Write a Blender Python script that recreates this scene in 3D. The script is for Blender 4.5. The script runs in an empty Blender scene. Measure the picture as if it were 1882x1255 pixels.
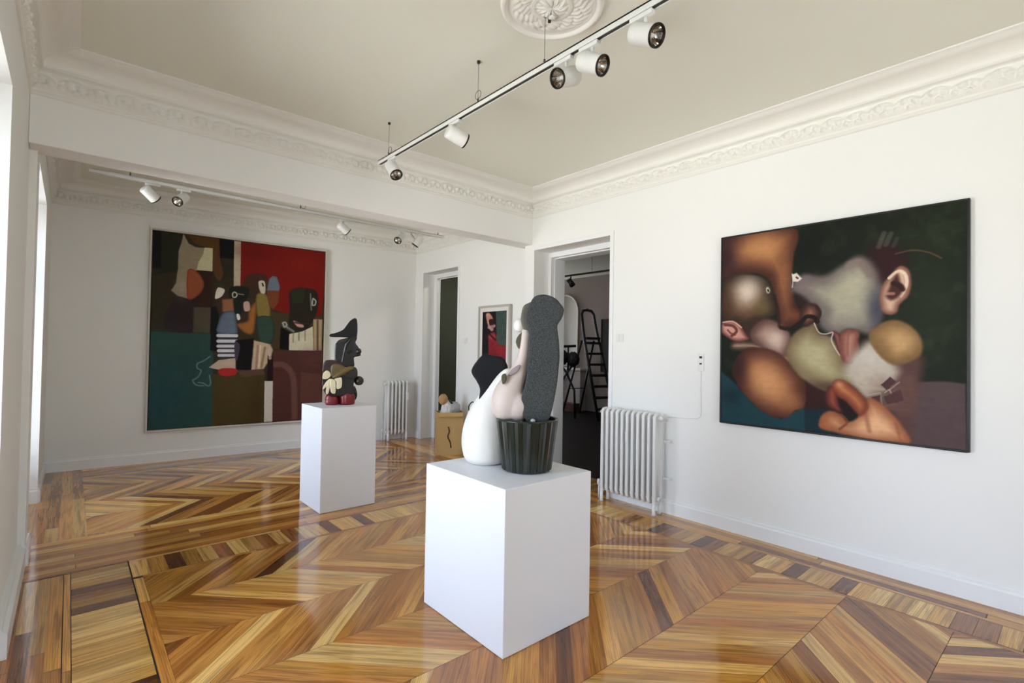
import bpy, math, random
import numpy as np
from mathutils import Vector, Matrix
random.seed(7)
S = bpy.context.scene
COL = S.collection
PI = math.pi

# ---------------------------------------------------------------- camera
YAW, PITCH, ROLL, FPX = 0.716446, 0.0172100, 0.0165624, 932.73
_f = Vector((math.sin(YAW)*math.cos(PITCH), math.cos(YAW)*math.cos(PITCH), math.sin(PITCH)))
_r = Vector((math.cos(YAW), -math.sin(YAW), 0)); _u = _r.cross(_f)
_r2 = _r*math.cos(ROLL) + _u*math.sin(ROLL); _u2 = -_r*math.sin(ROLL) + _u*math.cos(ROLL)
cd = bpy.data.cameras.new('camera'); cam = bpy.data.objects.new('camera', cd); COL.objects.link(cam)
cd.sensor_fit = 'HORIZONTAL'; cd.sensor_width = 36; cd.lens = FPX/1882*36; cd.clip_start = .02; cd.clip_end = 200
m = Matrix(((_r2.x, _u2.x, -_f.x, 0), (_r2.y, _u2.y, -_f.y, 0), (_r2.z, _u2.z, -_f.z, 1.5), (0, 0, 0, 1)))
cam.matrix_world = m
S.camera = cam

# ---------------------------------------------------------------- world, daylight, exposure
S.view_settings.view_transform = 'Standard'; S.view_settings.look = 'None'
S.view_settings.gamma = 1; S.view_settings.use_curve_mapping = False
S.view_settings.exposure = 0.0
W = bpy.data.worlds.new('overcast_sky'); S.world = W; W.use_nodes = True
wn = W.node_tree; bg = wn.nodes['Background']
tc = wn.nodes.new('ShaderNodeTexCoord'); sx = wn.nodes.new('ShaderNodeSeparateXYZ'); cr = wn.nodes.new('ShaderNodeValToRGB')
mr = wn.nodes.new('ShaderNodeMapRange'); mr.inputs[1].default_value = -1; mr.inputs[2].default_value = 1
wn.links.new(tc.outputs['Generated'], sx.inputs[0]); wn.links.new(sx.outputs[2], mr.inputs[0]); wn.links.new(mr.outputs[0], cr.inputs[0]); wn.links.new(cr.outputs[0], bg.inputs[0])
el = cr.color_ramp.elements
el[0].position = 0.0; el[0].color = (.96, .97, .96, 1)
el[1].position = 1.0; el[1].color = (.56, .72, 1.0, 1)
for p_, c_ in ((.45, (.95, .96, .96, 1)), (.52, (.70, .76, .86, 1)), (.62, (.60, .74, .98, 1))):
    e_ = el.new(p_); e_.color = c_
bg.inputs[1].default_value = 14.0

def portal(y0, y1, z0, z1, x, flip=False):
    l = bpy.data.lights.new('window_portal', 'AREA'); l.shape = 'RECTANGLE'; l.size = z1-z0; l.size_y = y1-y0
    l.cycles.is_portal = True
    o = bpy.data.objects.new('window_portal', l); COL.objects.link(o)
    o.location = (x, (y0+y1)/2, (z0+z1)/2)
    o.rotation_euler = (0, -PI/2 if not flip else PI/2, 0)   # shines towards +x
    return o
WIN = [(-2.0, -0.75), (-0.35, 0.45), (1.85, 3.38), (5.0, 6.5)]    # windows in the left wall (y ranges)
WINZ = 2.72; WZ = [2.72, 2.72, 2.72, 2.80]                             # heights of their heads
for (a, b), z_ in zip(WIN, WZ): portal(a, b, 0, z_, -.70)
NW = [(1.15, 1.95)]                                    # windows in the wall behind the camera (x ranges)
for a, b in NW:
    l = bpy.data.lights.new('window_portal', 'AREA'); l.shape = 'RECTANGLE'; l.size = b-a; l.size_y = WINZ; l.cycles.is_portal = True
    o = bpy.data.objects.new('window_portal', l); COL.objects.link(o); o.location = ((a+b)/2, -2.72, WINZ/2); o.rotation_euler = (PI/2, 0, 0)
FW = (8.5, 9.7, .6, 2.8)                                                # added unseen window that brightens the far room and mirror (x and z ranges)
l = bpy.data.lights.new('window_portal', 'AREA'); l.shape = 'RECTANGLE'; l.size = FW[1]-FW[0]; l.size_y = FW[3]-FW[2]; l.cycles.is_portal = True
o = bpy.data.objects.new('window_portal', l); COL.objects.link(o); o.location = ((FW[0]+FW[1])/2, 12.5, (FW[2]+FW[3])/2); o.rotation_euler = (-PI/2, 0, 0)
# added fill light that brightens the hall, out of sight between the doorways
l = bpy.data.lights.new('hall_fill_light', 'AREA'); l.shape = 'DISK'; l.size = .35; l.energy = 24; l.color = (1, .95, .86)
o = bpy.data.objects.new('hall_fill_light', l); COL.objects.link(o); o.location = (5.7, 6.6, 3.3)

# ---------------------------------------------------------------- helpers
def srgb(c):
    return tuple(((v/255)/12.92 if v/255 <= .04045 else ((v/255+.055)/1.055)**2.4) for v in c)
MATS = {}
def mat(name, rgb=(200, 200, 200), rough=.5, metal=0.0, spec=.5, coat=0.0, noise=0.0, nscale=8.0, bump=0.0, bscale=60.0, bdist=.002):
    """plain procedural material: sRGB base colour with a soft noise variation and an optional fine bump"""
    if name in MATS: return MATS[name]
    m = bpy.data.materials.new(name); m.use_nodes = True; nt = m.node_tree; b = nt.nodes['Principled BSDF']
    c = srgb(rgb)
    b.inputs['Roughness'].default_value = rough; b.inputs['Metallic'].default_value = metal
    b.inputs['Specular IOR Level'].default_value = spec; b.inputs['Coat Weight'].default_value = coat
    b.inputs['Coat Roughness'].default_value = .08
    t = nt.nodes.new('ShaderNodeTexCoord')
    n = nt.nodes.new('ShaderNodeTexNoise'); n.inputs['Scale'].default_value = nscale; n.inputs['Detail'].default_value = 4
    nt.links.new(t.outputs['Object'], n.inputs['Vector'])
    mx = nt.nodes.new('ShaderNodeMix'); mx.data_type = 'RGBA'
    mx.inputs[6].default_value = (*[v*(1-noise) for v in c], 1); mx.inputs[7].default_value = (*[min(1, v*(1+noise*.6)) for v in c], 1)
    nt.links.new(n.outputs['Fac'], mx.inputs[0]); nt.links.new(mx.outputs[2], b.inputs['Base Color'])
    if bump:
        n2 = nt.nodes.new('ShaderNodeTexNoise'); n2.inputs['Scale'].default_value = bscale; n2.inputs['Detail'].default_value = 3
        nt.links.new(t.outputs['Object'], n2.inputs['Vector'])
        bp = nt.nodes.new('ShaderNodeBump'); bp.inputs['Strength'].default_value = bump; bp.inputs['Distance'].default_value = bdist
        nt.links.new(n2.outputs['Fac'], bp.inputs['Height']); nt.links.new(bp.outputs[0], b.inputs['Normal'])
    MATS[name] = m; return m

class MB:
    """collects vertices and faces, then links them as ONE mesh object"""
    def __init__(s): s.v = []; s.f = []; s.sm = []
    def add(s, vs, fs, smooth=False):
        k = len(s.v); s.v += [tuple(p) for p in vs]; s.f += [tuple(i+k for i in f) for f in fs]; s.sm += [smooth]*len(fs); return s
    def box(s, x0, x1, y0, y1, z0, z1):
        if x0 > x1: x0, x1 = x1, x0
        if y0 > y1: y0, y1 = y1, y0
        return s.add([(x0,y0,z0),(x1,y0,z0),(x1,y1,z0),(x0,y1,z0),(x0,y0,z1),(x1,y0,z1),(x1,y1,z1),(x0,y1,z1)],
                     [(3,2,1,0),(4,5,6,7),(0,1,5,4),(1,2,6,5),(2,3,7,6),(3,0,4,7)])
    def obox(s, c, ax, ay, az):
        c = Vector(c); ax, ay, az = Vector(ax), Vector(ay), Vector(az); vs = []
        for k in (-1, 1):
            for i, j in ((-1,-1),(1,-1),(1,1),(-1,1)): vs.append(c+ax*i+ay*j+az*k)
        return s.add(vs, [(3,2,1,0),(4,5,6,7),(0,1,5,4),(1,2,6,5),(2,3,7,6),(3,0,4,7)])
    def tube(s, pts, r, n=10, closed=False, smooth=True, squash=None, up=None):
        """swept tube; r a number or one per point; squash = (scale of first axis, scale of second)"""
        P = [Vector(p) for p in pts]; N = len(P)
        R = [r]*N if isinstance(r, (int, float)) else list(r)
        T = []
        for i in range(N):
            if closed: t = P[(i+1) % N]-P[i-1]
            else: t = P[min(i+1, N-1)]-P[max(i-1, 0)]
            T.append(t.normalized())
        a = Vector(up) if up else Vector((0, 0, 1))
        if abs(T[0].dot(a)) > .95 and not up: a = Vector((1, 0, 0))
        vs = []
        A = (a-T[0]*a.dot(T[0])).normalized()
        for i in range(N):
            A = (A-T[i]*A.dot(T[i])).normalized(); B = T[i].cross(A)
            q = squash or (1, 1)
            for k in range(n):
                w = 2*PI*k/n; vs.append(P[i]+A*(R[i]*q[0]*math.cos(w))+B*(R[i]*q[1]*math.sin(w)))
        fs = []
        for i in range(N if closed else N-1):
            j = (i+1) % N
            for k in range(n):
                l = (k+1) % n; fs.append((i*n+k, i*n+l, j*n+l, j*n+k))
        if not closed: fs += [tuple(range(n))[::-1], tuple((N-1)*n+k for k in range(n))]
        return s.add(vs, fs, smooth)
    def lathe(s, prof, origin=(0,0,0), axis=(0,0,1), n=32, smooth=True, closed=False):
        """prof: list of (radius, height along axis)"""
        ax = Vector(axis).normalized(); a = Vector((1,0,0)) if abs(ax.x) < .9 else Vector((0,1,0))
        A = (a-ax*a.dot(ax)).normalized(); B = ax.cross(A); O = Vector(origin); vs = []; fs = []
        for r, h in prof:
            for k in range(n):
                w = 2*PI*k/n; vs.append(O+ax*h+A*(r*math.cos(w))+B*(r*math.sin(w)))
        m_ = len(prof)
        for i in range(m_-1):
            for k in range(n):
                l = (k+1) % n; fs.append((i*n+k, i*n+l, (i+1)*n+l, (i+1)*n+k))
        return s.add(vs, fs, smooth)
    def prism(s, pts, f0, f1, smooth=False):
        """closed outline pts (2D); f0, f1 map a 2D point to 3D at the two faces"""
        n = len(pts); vs = [f0(p) for p in pts]+[f1(p) for p in pts]
        fs = [tuple(range(n))[::-1], tuple(range(n, 2*n))]+[(i, (i+1) % n, n+(i+1) % n, n+i) for i in range(n)]
        return s.add(vs, fs, smooth)
    def ellipsoid(s, c, r, n=20, m=12, rot=None):
        c = Vector(c); R = rot or Matrix.Identity(3); vs = []; fs = []
        for i in range(m+1):
            t = PI*i/m
            for k in range(n):
                w = 2*PI*k/n; vs.append(c+R @ Vector((r[0]*math.sin(t)*math.cos(w), r[1]*math.sin(t)*math.sin(w), r[2]*math.cos(t))))
        for i in range(m):
            for k in range(n):
                l = (k+1) % n; fs.append((i*n+l, i*n+k, (i+1)*n+k, (i+1)*n+l)[::-1])
        return s.add(vs, fs, True)
    def build(s, name, m, parent=None, mods=(), label=None, fix=True):
        me = bpy.data.meshes.new(name); me.from_pydata([tuple(p) for p in s.v], [], s.f); me.validate()
        if len(me.polygons) == len(s.sm):
            me.polygons.foreach_set('use_smooth', s.sm)
        if fix:
            import bmesh
            b = bmesh.new(); b.from_mesh(me); bmesh.ops.remove_doubles(b, verts=b.verts, dist=1e-6); bmesh.ops.recalc_face_normals(b, faces=b.faces); b.to_mesh(me); b.free()
        o = bpy.data.objects.new(name, me); COL.objects.link(o)
        if m: me.materials.append(m)
        if parent: o.parent = parent
        if label: o['label'] = label
        for k in mods:
            if k[0] == 'bevel':
                d = o.modifiers.new('bevel', 'BEVEL'); d.width = k[1]; d.segments = k[2]; d.limit_method = 'ANGLE'
            elif k[0] == 'sub':
                d = o.modifiers.new('subdivision', 'SUBSURF'); d.levels = d.render_levels = k[1]
            elif k[0] == 'remesh':
                d = o.modifiers.new('remesh', 'REMESH'); d.mode = 'VOXEL'; d.voxel_size = k[1]; d.use_smooth_shade = True
            elif k[0] == 'smooth':
                d = o.modifiers.new('smooth', 'SMOOTH'); d.factor = .6; d.iterations = k[1]
        return o
def tag(o, label=None, cat=None, group=None, kind=None):
    for k, v in (('label', label), ('category', cat), ('group', group), ('kind', kind)):
        if v: o[k] = v
    return o
def thing(name, label, cat, loc=(0,0,0), rz=0, group=None):
    o = bpy.data.objects.new(name, None); COL.objects.link(o); o.location = loc; o.rotation_euler = (0, 0, rz); o.empty_display_size = .1
    return tag(o, label, cat, group)
def struct(name, mb, m, parent=None, mods=()):
    o = mb.build(name, m, parent, mods)
    if not parent: o['kind'] = 'structure'
    return o
def catmull(pts, k=6, closed=True):
    P = [Vector(p) for p in pts]; n = len(P); out = []
    rng = range(n) if closed else range(n-1)
    for i in rng:
        if closed: a, b, c, d = P[i-1], P[i], P[(i+1) % n], P[(i+2) % n]
        else: a, b, c, d = P[max(i-1, 0)], P[i], P[i+1], P[min(i+2, n-1)]
        for j in range(k):
            t = j/k; out.append(.5*((2*b)+(c-a)*t+(2*a-5*b+4*c-d)*t*t+(3*b-a-3*c+d)*t**3))
    if not closed: out.append(P[-1])
    return out
# ================================================================ THE ROOM
XL, XLF, XR, XR2 = -.195, -.235, 4.25, 4.45          # left wall of the back room, of the front room, right wall, right wall of the back room
Y0, YB0, YB1, YK0, YK1 = -2.4, 4.534, 4.78, 7.93, 7.642   # near wall, beam faces, back wall (left, right end)
ZC, ZBEAM = 3.40, 2.797
wallm = mat('white_wall_paint', (242, 241, 237), rough=.62, spec=.25, noise=.012, nscale=2.2, bump=.06, bscale=35, bdist=.003)
ceilm = mat('white_ceiling_paint', (238, 238, 225), rough=.8, spec=.2, noise=.02, nscale=1.6, bump=.08, bscale=14, bdist=.004)
plasterm = mat('white_plaster_moulding', (241, 239, 231), rough=.6, spec=.3, noise=.02, nscale=20)
trimm = mat('white_gloss_trim', (242, 242, 241), rough=.32, spec=.4, noise=.01)
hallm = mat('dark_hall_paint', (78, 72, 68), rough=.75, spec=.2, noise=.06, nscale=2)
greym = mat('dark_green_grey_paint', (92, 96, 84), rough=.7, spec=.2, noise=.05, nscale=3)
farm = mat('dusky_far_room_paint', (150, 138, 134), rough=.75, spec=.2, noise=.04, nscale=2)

# ---- parquet floor: one mesh of separate boards lying flush
PF = MB(); PUV = []; PC = []; PR_ = []
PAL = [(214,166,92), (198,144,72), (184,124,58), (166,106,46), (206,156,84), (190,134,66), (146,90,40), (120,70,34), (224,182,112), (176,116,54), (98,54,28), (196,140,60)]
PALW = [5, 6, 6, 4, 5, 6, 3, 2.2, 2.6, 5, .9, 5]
PLIGHT_SHEEN = [8, 7, 4, 2, 8, 5, 1.4, .9, 6, 3, .5, 5]; PDARK_SHEEN = [2, 4, 7, 6, 2, 6, 4, 2.0, .5, 7, .8, 4]
def clip(poly, axis, v, keep_gt):
    out = []
    for i in range(len(poly)):
        a, b = poly[i-1], poly[i]; ia = (a[axis] >= v) == keep_gt; ib = (b[axis] >= v) == keep_gt
        if ia != ib:
            t = (v-a[axis])/(b[axis]-a[axis]); out.append((a[0]+(b[0]-a[0])*t, a[1]+(b[1]-a[1])*t))
        if ib: out.append(b)
    return out
def plank(poly, d, rect=None, col=None, tone=1.0):
    """poly: 2D corners; d: unit direction of the grain"""
    if rect:
        for ax, v, g in ((0, rect[0], True), (0, rect[1], False), (1, rect[2], True), (1, rect[3], False)):
            if len(poly) < 3: return
            poly = clip(poly, ax, v, g)
    if len(poly) < 3: return
    area = abs(sum(poly[i-1][0]*poly[i][1]-poly[i][0]*poly[i-1][1] for i in range(len(poly))))/2
    if area < 2e-4: return
    cx = sum(p[0] for p in poly)/len(poly); cy = sum(p[1] for p in poly)/len(poly)
    g = .0011; q = []
    for p in poly:
        dx, dy = p[0]-cx, p[1]-cy; l = math.hypot(dx, dy) or 1; q.append((p[0]-dx/l*g*1.6, p[1]-dy/l*g*1.6))
    A = sum(q[i-1][0]*q[i][1]-q[i][0]*q[i-1][1] for i in range(len(q)))
    if A < 0: q.reverse()
    k = len(PF.v); PF.v += [(x, y, 0.0) for x, y in q]; PF.f.append(tuple(range(k, k+len(q)))); PF.sm.append(False)
    c = col or random.choices(PAL, PALW)[0]
    j = random.uniform(.92, 1.12)*tone; c = srgb(tuple(min(255, v*j) for v in c)); o1, o2 = random.uniform(0, 50), random.uniform(0, 50)
    for x, y in q:
        PUV.append((x*d[0]+y*d[1]+o1, -x*d[1]+y*d[0]+o2)); PC.append((*c, 1))
def boards_y(x0, x1, y0, y1, w=.075, L=1.5, tone=1.0):
    n = max(1, round((x1-x0)/w)); w = (x1-x0)/n
    for i in range(n):
        y = y0-random.uniform(0, L)
        while y < y1:
            e = y+L*random.uniform(.7, 1.3); plank([(x0+i*w, y), (x0+i*w+w, y), (x0+i*w+w, e), (x0+i*w, e)], (0, 1), (x0, x1, y0, y1), tone=tone); y = e
def boards_x(x0, x1, y0, y1, w=.075, L=1.5, tone=1.0):
    n = max(1, round((y1-y0)/w)); w = (y1-y0)/n
    for i in range(n):
        x = x0-random.uniform(0, L)
        while x < x1:
            e = x+L*random.uniform(.7, 1.3); plank([(x, y0+i*w), (e, y0+i*w), (e, y0+i*w+w), (x, y0+i*w+w)], (1, 0), (x0, x1, y0, y1), tone=tone); x = e
LAD = [(214,170,100), (206,158,86), (196,148,78), (222,184,116), (192,142,72), (152,98,50), (106,62,36), (202,156,92)]
LADW = [5, 4, 4, 4, 4, 3.4, 3.0, 4]
def ladder_y(x0, x1, y0, y1, w=.098):
    n = round((y1-y0)/w); w = (y1-y0)/n
    for i in range(n): plank([(x0, y0+i*w+.0008), (x1, y0+i*w), (x1, y0+i*w+w), (x0, y0+i*w+w)], (1, 0), col=random.choices(LAD, LADW)[0])
def ladder_x(x0, x1, y0, y1, w=.098):
    n = round((x1-x0)/w); w = (x1-x0)/n
    for i in range(n): plank([(x0+i*w+.0008, y0), (x0+i*w+w, y0), (x0+i*w+w, y1), (x0+i*w, y1)], (0, 1), col=random.choices(LAD, LADW)[0])
def chevron(x0, x1, y0, y1, seam, h, par=0, w=.082):
    """mitred herringbone: bands of height h with 45 degree boards, the slope alternating; neighbouring bands share board colours"""
    W2 = w*math.sqrt(2); r2 = math.sqrt(.5)
    k0 = math.floor((y0-seam)/h); prev = {}
    for k in range(k0, math.ceil((y1-seam)/h)):
        b0 = seam+k*h; s = 1 if (k+par) % 2 == 0 else -1; n0 = math.floor((x0-h)/W2)-2; cur = {}
        off = 0
        for i in range(n0, math.ceil((x1+h)/W2)+2):
            # board i meets the seam line below at x = c .. c+W2 (down-left end for s=1)
            c = i*W2+(0 if s == 1 else h)
            col = None
            if random.random() < .30 and i in prev: col = prev[i]
            if col is None: col = random.choices(PAL, PLIGHT_SHEEN if s < 0 else PDARK_SHEEN)[0]  # board slope picks the tone, sheen put into the colour
            cur[i] = col
            plank([(c, b0), (c+W2, b0), (c+W2+s*h, b0+h), (c+s*h, b0+h)], (r2, s*r2), (x0, x1, y0, y1), col=col)
        prev = cur
# front room
boards_y(XLF, .004, Y0, 4.38, w=.068); boards_y(.008, .038, Y0, 4.38, w=.03); ladder_y(.04, .335, Y0, 4.38); boards_y(.341, .391, Y0, 4.03, w=.05)
boards_x(.391, 3.68, 4.03, 4.058, w=.028); ladder_x(.341, 3.985, 4.06, 4.36); boards_x(.341, 4.02, 4.362, 4.39, w=.028)
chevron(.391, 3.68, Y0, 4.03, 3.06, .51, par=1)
boards_y(3.68, 3.71, Y0, 4.06, w=.03); ladder_y(3.713, 3.985, Y0, 4.06); boards_y(3.987, 4.02, Y0, 4.36, w=.033); boards_y(4.02, XR, Y0, 4.39, w=.077)
# between the rooms
boards_x(XLF, XR2, 4.39, 5.15, w=.076, L=2.0)
# back room
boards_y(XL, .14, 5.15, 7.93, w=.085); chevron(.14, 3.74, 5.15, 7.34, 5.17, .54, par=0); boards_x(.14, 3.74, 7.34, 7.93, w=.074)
boards_y(3.74, XR2, 5.15, 7.9, w=.075)
# window recesses, door recesses and the dim hall
for a, b in WIN: boards_y(-.65, XLF if b < 4 else XL, a, b, w=.09)
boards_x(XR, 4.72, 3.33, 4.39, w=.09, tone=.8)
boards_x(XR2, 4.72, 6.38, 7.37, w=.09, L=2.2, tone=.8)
me = bpy.data.meshes.new('floor'); me.from_pydata(PF.v, [], PF.f)
ul = me.uv_layers.new(name='UVMap'); ul.data.foreach_set('uv', [v for p in PUV for v in p])
ca = me.color_attributes.new('board', 'FLOAT_COLOR', 'CORNER'); ca.data.foreach_set('color', [v for p in PC for v in p])
fm = bpy.data.materials.new('lacquered_parquet'); fm.use_nodes = True; nt = fm.node_tree; b = nt.nodes['Principled BSDF']
N = nt.nodes.new; Lk = nt.links.new
at = N('ShaderNodeVertexColor'); at.layer_name = 'board'; uv = N('ShaderNodeUVMap'); uv.uv_map = 'UVMap'
mp = N('ShaderNodeMapping'); mp.inputs['Scale'].default_value = (2.2, 42, 1); Lk(uv.outputs[0], mp.inputs[0])
n1 = N('ShaderNodeTexNoise'); n1.inputs['Scale'].default_value = 1; n1.inputs['Detail'].default_value = 5; n1.inputs['Roughness'].default_value = .6; n1.inputs['Distortion'].default_value = .6; Lk(mp.outputs[0], n1.inputs['Vector'])
r1 = N('ShaderNodeValToRGB'); r1.color_ramp.elements[0].position = .36; r1.color_ramp.elements[0].color = (.38, .29, .22, 1); r1.color_ramp.elements[1].position = .56; r1.color_ramp.elements[1].color = (1.2, 1.15, 1.02, 1); Lk(n1.outputs['Fac'], r1.inputs[0])
mp2 = N('ShaderNodeMapping'); mp2.inputs['Scale'].default_value = (1.0, 14, 1); Lk(uv.outputs[0], mp2.inputs[0])
wv = N('ShaderNodeTexWave'); wv.wave_type = 'RINGS'; wv.inputs['Scale'].default_value = 2.2; wv.inputs['Distortion'].default_value = 9; wv.inputs['Detail'].default_value = 2; wv.inputs['Detail Scale'].default_value = .6; Lk(mp2.outputs[0], wv.inputs['Vector'])
r2_ = N('ShaderNodeValToRGB'); r2_.color_ramp.elements[0].position = .0; r2_.color_ramp.elements[0].color = (.55, .45, .36, 1); r2_.color_ramp.elements[1].position = .45; r2_.color_ramp.elements[1].color = (1, 1, 1, 1); Lk(wv.outputs['Fac'], r2_.inputs[0])
m1 = N('ShaderNodeMix'); m1.data_type = 'RGBA'; m1.blend_type = 'MULTIPLY'; m1.inputs[0].default_value = .62; Lk(at.outputs[0], m1.inputs[6]); Lk(r1.outputs[0], m1.inputs[7])
m2 = N('ShaderNodeMix'); m2.data_type = 'RGBA'; m2.blend_type = 'MULTIPLY'; m2.inputs[0].default_value = .5; Lk(m1.outputs[2], m2.inputs[6]); Lk(r2_.outputs[0], m2.inputs[7])
Lk(m2.outputs[2], b.inputs['Base Color']); b.inputs['Roughness'].default_value = .14; b.inputs['Specular IOR Level'].default_value = .42; b.inputs['Coat Weight'].default_value = .35; b.inputs['Coat Roughness'].default_value = .06
n3 = N('ShaderNodeTexNoise'); n3.inputs['Scale'].default_value = 7; n3.inputs['Detail'].default_value = 2; tcn = N('ShaderNodeTexCoord'); Lk(tcn.outputs['Object'], n3.inputs['Vector'])
bp = N('ShaderNodeBump'); bp.inputs['Strength'].default_value = .12; bp.inputs['Distance'].default_value = .01; Lk(n3.outputs['Fac'], bp.inputs['Height']); Lk(bp.outputs[0], b.inputs['Normal']); Lk(bp.outputs[0], b.inputs['Coat Normal'])
me.materials.append(fm)
floor = bpy.data.objects.new('floor', me); COL.objects.link(floor); floor['kind'] = 'structure'
sub = MB().box(-.7, 4.72, -2.6, 8.3, -.08, -.0015).build('floor_joint_filler', mat('dark_joint_filler', (40, 24, 14), rough=.8), floor)

# ---- walls
def kback(x): return YK0-(YK0-YK1)*(x-XL)/(XR2-XL)       # back wall line
T2 = 4.72
wr = MB(); D1 = (3.33, 4.48, 2.72); D2 = (6.38, 7.38, 2.762)
wr.box(XR, T2, Y0, D1[0], 0, ZC).box(XR, T2, D1[0], D1[1], D1[2], ZC).box(XR, T2, D1[1], 4.66, 0, ZC)
wr.box(XR2, T2, 4.66, D2[0], 0, ZC).box(XR2, T2, D2[0], D2[1], D2[2], ZC).box(XR2, T2, D2[1], 7.95, 0, ZC)
struct('wall_right', wr, wallm)
wl = MB(); ys = [Y0]
for a, b in WIN: ys += [a, b]
ys.append(8.0)
def xw(y): return XLF if y < 4.6 else XL
for i in range(0, len(ys)-2, 2): wl.box(-.68, XLF, ys[i], min(ys[i+1], 4.7), 0, ZC)
wl.box(-.68, XL, 4.7, WIN[3][0], 0, ZC).box(-.68, XL, WIN[3][1], 8.0, 0, ZC)
for (a, b), z_ in zip(WIN, WZ): wl.box(-.68, xw(a), a, b, z_, ZC)
struct('wall_left', wl, wallm)
wb = MB(); wb.add([(-.7, kback(-.7), 0), (T2, kback(T2), 0), (T2, 8.3, 0), (-.7, 8.3, 0), (-.7, kback(-.7), ZC), (T2, kback(T2), ZC), (T2, 8.3, ZC), (-.7, 8.3, ZC)],
                  [(3,2,1,0),(4,5,6,7),(0,1,5,4),(1,2,6,5),(2,3,7,6),(3,0,4,7)])
struct('wall_back', wb, wallm)
wn_ = MB(); xs_ = [-.68]+[v for w_ in NW for v in w_]+[T2]
for i in range(0, len(xs_), 2): wn_.box(xs_[i], xs_[i+1], Y0-.25, Y0, 0, ZC)
for a, b in NW: wn_.box(a, b, Y0-.25, Y0, WINZ, ZC)
struct('wall_near', wn_, wallm)
struct('wall_beam', MB().box(XLF, XR+.2, YB0, YB1, ZBEAM, ZC), wallm, mods=(('bevel', .006, 2),))
struct('ceiling', MB().box(-.7, 10.4, -2.6, 12.6, ZC, ZC+.12), ceilm)
# hall and far room beyond the doorways
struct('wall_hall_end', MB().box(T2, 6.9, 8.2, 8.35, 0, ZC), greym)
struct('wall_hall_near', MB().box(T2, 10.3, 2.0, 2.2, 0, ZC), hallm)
struct('wall_far_side', MB().box(6.75, 6.9, 8.35, 12.45, 0, ZC), mat('pale_mirror_bounce_paint', (214, 208, 202), rough=.7))  # unseen wall paled so the mirror reflects a lighter grey
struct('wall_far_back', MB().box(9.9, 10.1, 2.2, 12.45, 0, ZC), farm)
struct('wall_far_end', MB().box(6.9, FW[0], 12.3, 12.45, 0, ZC).box(FW[1], 9.9, 12.3, 12.45, 0, ZC).box(FW[0], FW[1], 12.3, 12.45, 0, FW[2]).box(FW[0], FW[1], 12.3, 12.45, FW[3], ZC), mat('pale_mirror_bounce_paint', (214, 208, 202), rough=.7))  # same pale tone, put in for the mirror's reflection
f = MB(); f.box(FW[0], FW[0]+.05, 12.34, 12.40, FW[2], FW[3]).box(FW[1]-.05, FW[1], 12.34, 12.40, FW[2], FW[3]).box(FW[0]+.05, FW[1]-.05, 12.34, 12.40, FW[3]-.05, FW[3]).box(FW[0]+.05, FW[1]-.05, 12.34, 12.40, FW[2], FW[2]+.05).box((FW[0]+FW[1])/2-.03, (FW[0]+FW[1])/2+.03, 12.34, 12.40, FW[2]+.05, FW[3]-.05)
struct('window_7', f, trimm)  # frame of the added window
struct('floor_hall', MB().box(4.72, 10.3, 2.0, 12.5, -.08, 0), mat('dark_matte_hall_boards', (24, 15, 10), rough=.55, spec=.08, noise=.4, nscale=6))  # near-black matte boards, tone varied by noise

# ---- baseboards
def base_profile(mb, p, q, nrm, h=.13, t=.018):
    p = Vector((*p, 0)); q = Vector((*q, 0)); n = Vector((*nrm, 0)).normalized(); prof = [(0, .0), (t, .0), (t, h*.8), (t*.6, h*.88), (t*.55, h), (0, h)]
    vs = [p+n*a+Vector((0,0,z)) for a, z in prof]+[q+n*a+Vector((0,0,z)) for a, z in prof]; k = len(prof)
    mb.add(vs, [tuple(range(k)), tuple(range(k, 2*k))]+[(i, (i+1) % k, k+(i+1) % k, k+i) for i in range(k)])
mb = MB(); base_profile(mb, (XR, Y0), (XR, D1[0]-.05), (-1, 0)); base_profile(mb, (XR2, 4.9), (XR2, D2[0]-.05), (-1, 0)); base_profile(mb, (XR2, D2[1]+.05), (XR2, kback(XR2)), (-1, 0)); struct('baseboard_right', mb, trimm)
mb = MB(); base_profile(mb, (XL, kback(XL)), (XR2, kback(XR2)), (-.06, -1), h=.14); struct('baseboard_back', mb, trimm)
mb = MB()
for i in range(0, len(ys)-2, 2): base_profile(mb, (XLF, ys[i]), (XLF, min(ys[i+1], 4.7)), (1, 0), h=.15, t=.045)
base_profile(mb, (XL, 4.7), (XL, WIN[3][0]), (1, 0), h=.14); base_profile(mb, (XL, WIN[3][1]), (XL, 7.9), (1, 0), h=.14)
for a, b in WIN: base_profile(mb, (-.62, b), (xw(a), b), (0, -1), h=.14)
struct('baseboard_left', mb, trimm)

# ---- cornices with a modelled leaf frieze
def frieze_h(u, v):
    """relief of the leaf scroll: u along the wall in m, v from 0 (bottom) to 1 (top); the leaves end in a scalloped, deeply undercut top edge"""
    p = (u % .15)/.15; r = (u % .30)/.30
    top = .60+.34*abs(math.sin(PI*p))**.7*(1 if r < .5 else .72)
    if v > top: return 0.0
    e = min(1, (top-v)*9)
    h = .45+.40*math.sin(PI*p)*(v/top)
    for cx, cy, rr, a in ((.22, .45, .15, .9), (.62, .58, .16, 1.0), (.90, .25, .13, .8), (.42, .18, .12, .7)):
        dx = abs(p-cx); dx = min(dx, 1-dx); d = math.hypot(dx, (v-cy)*.75)
        if d < rr: h += a*.55*math.cos(d/rr*PI/2)*(.7+.3*math.cos(9*math.atan2(v-cy, dx+1e-6)))
        elif d < rr*1.35: h -= .30
    return max(0, h)*e*min(1, v*5+.15)
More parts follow.
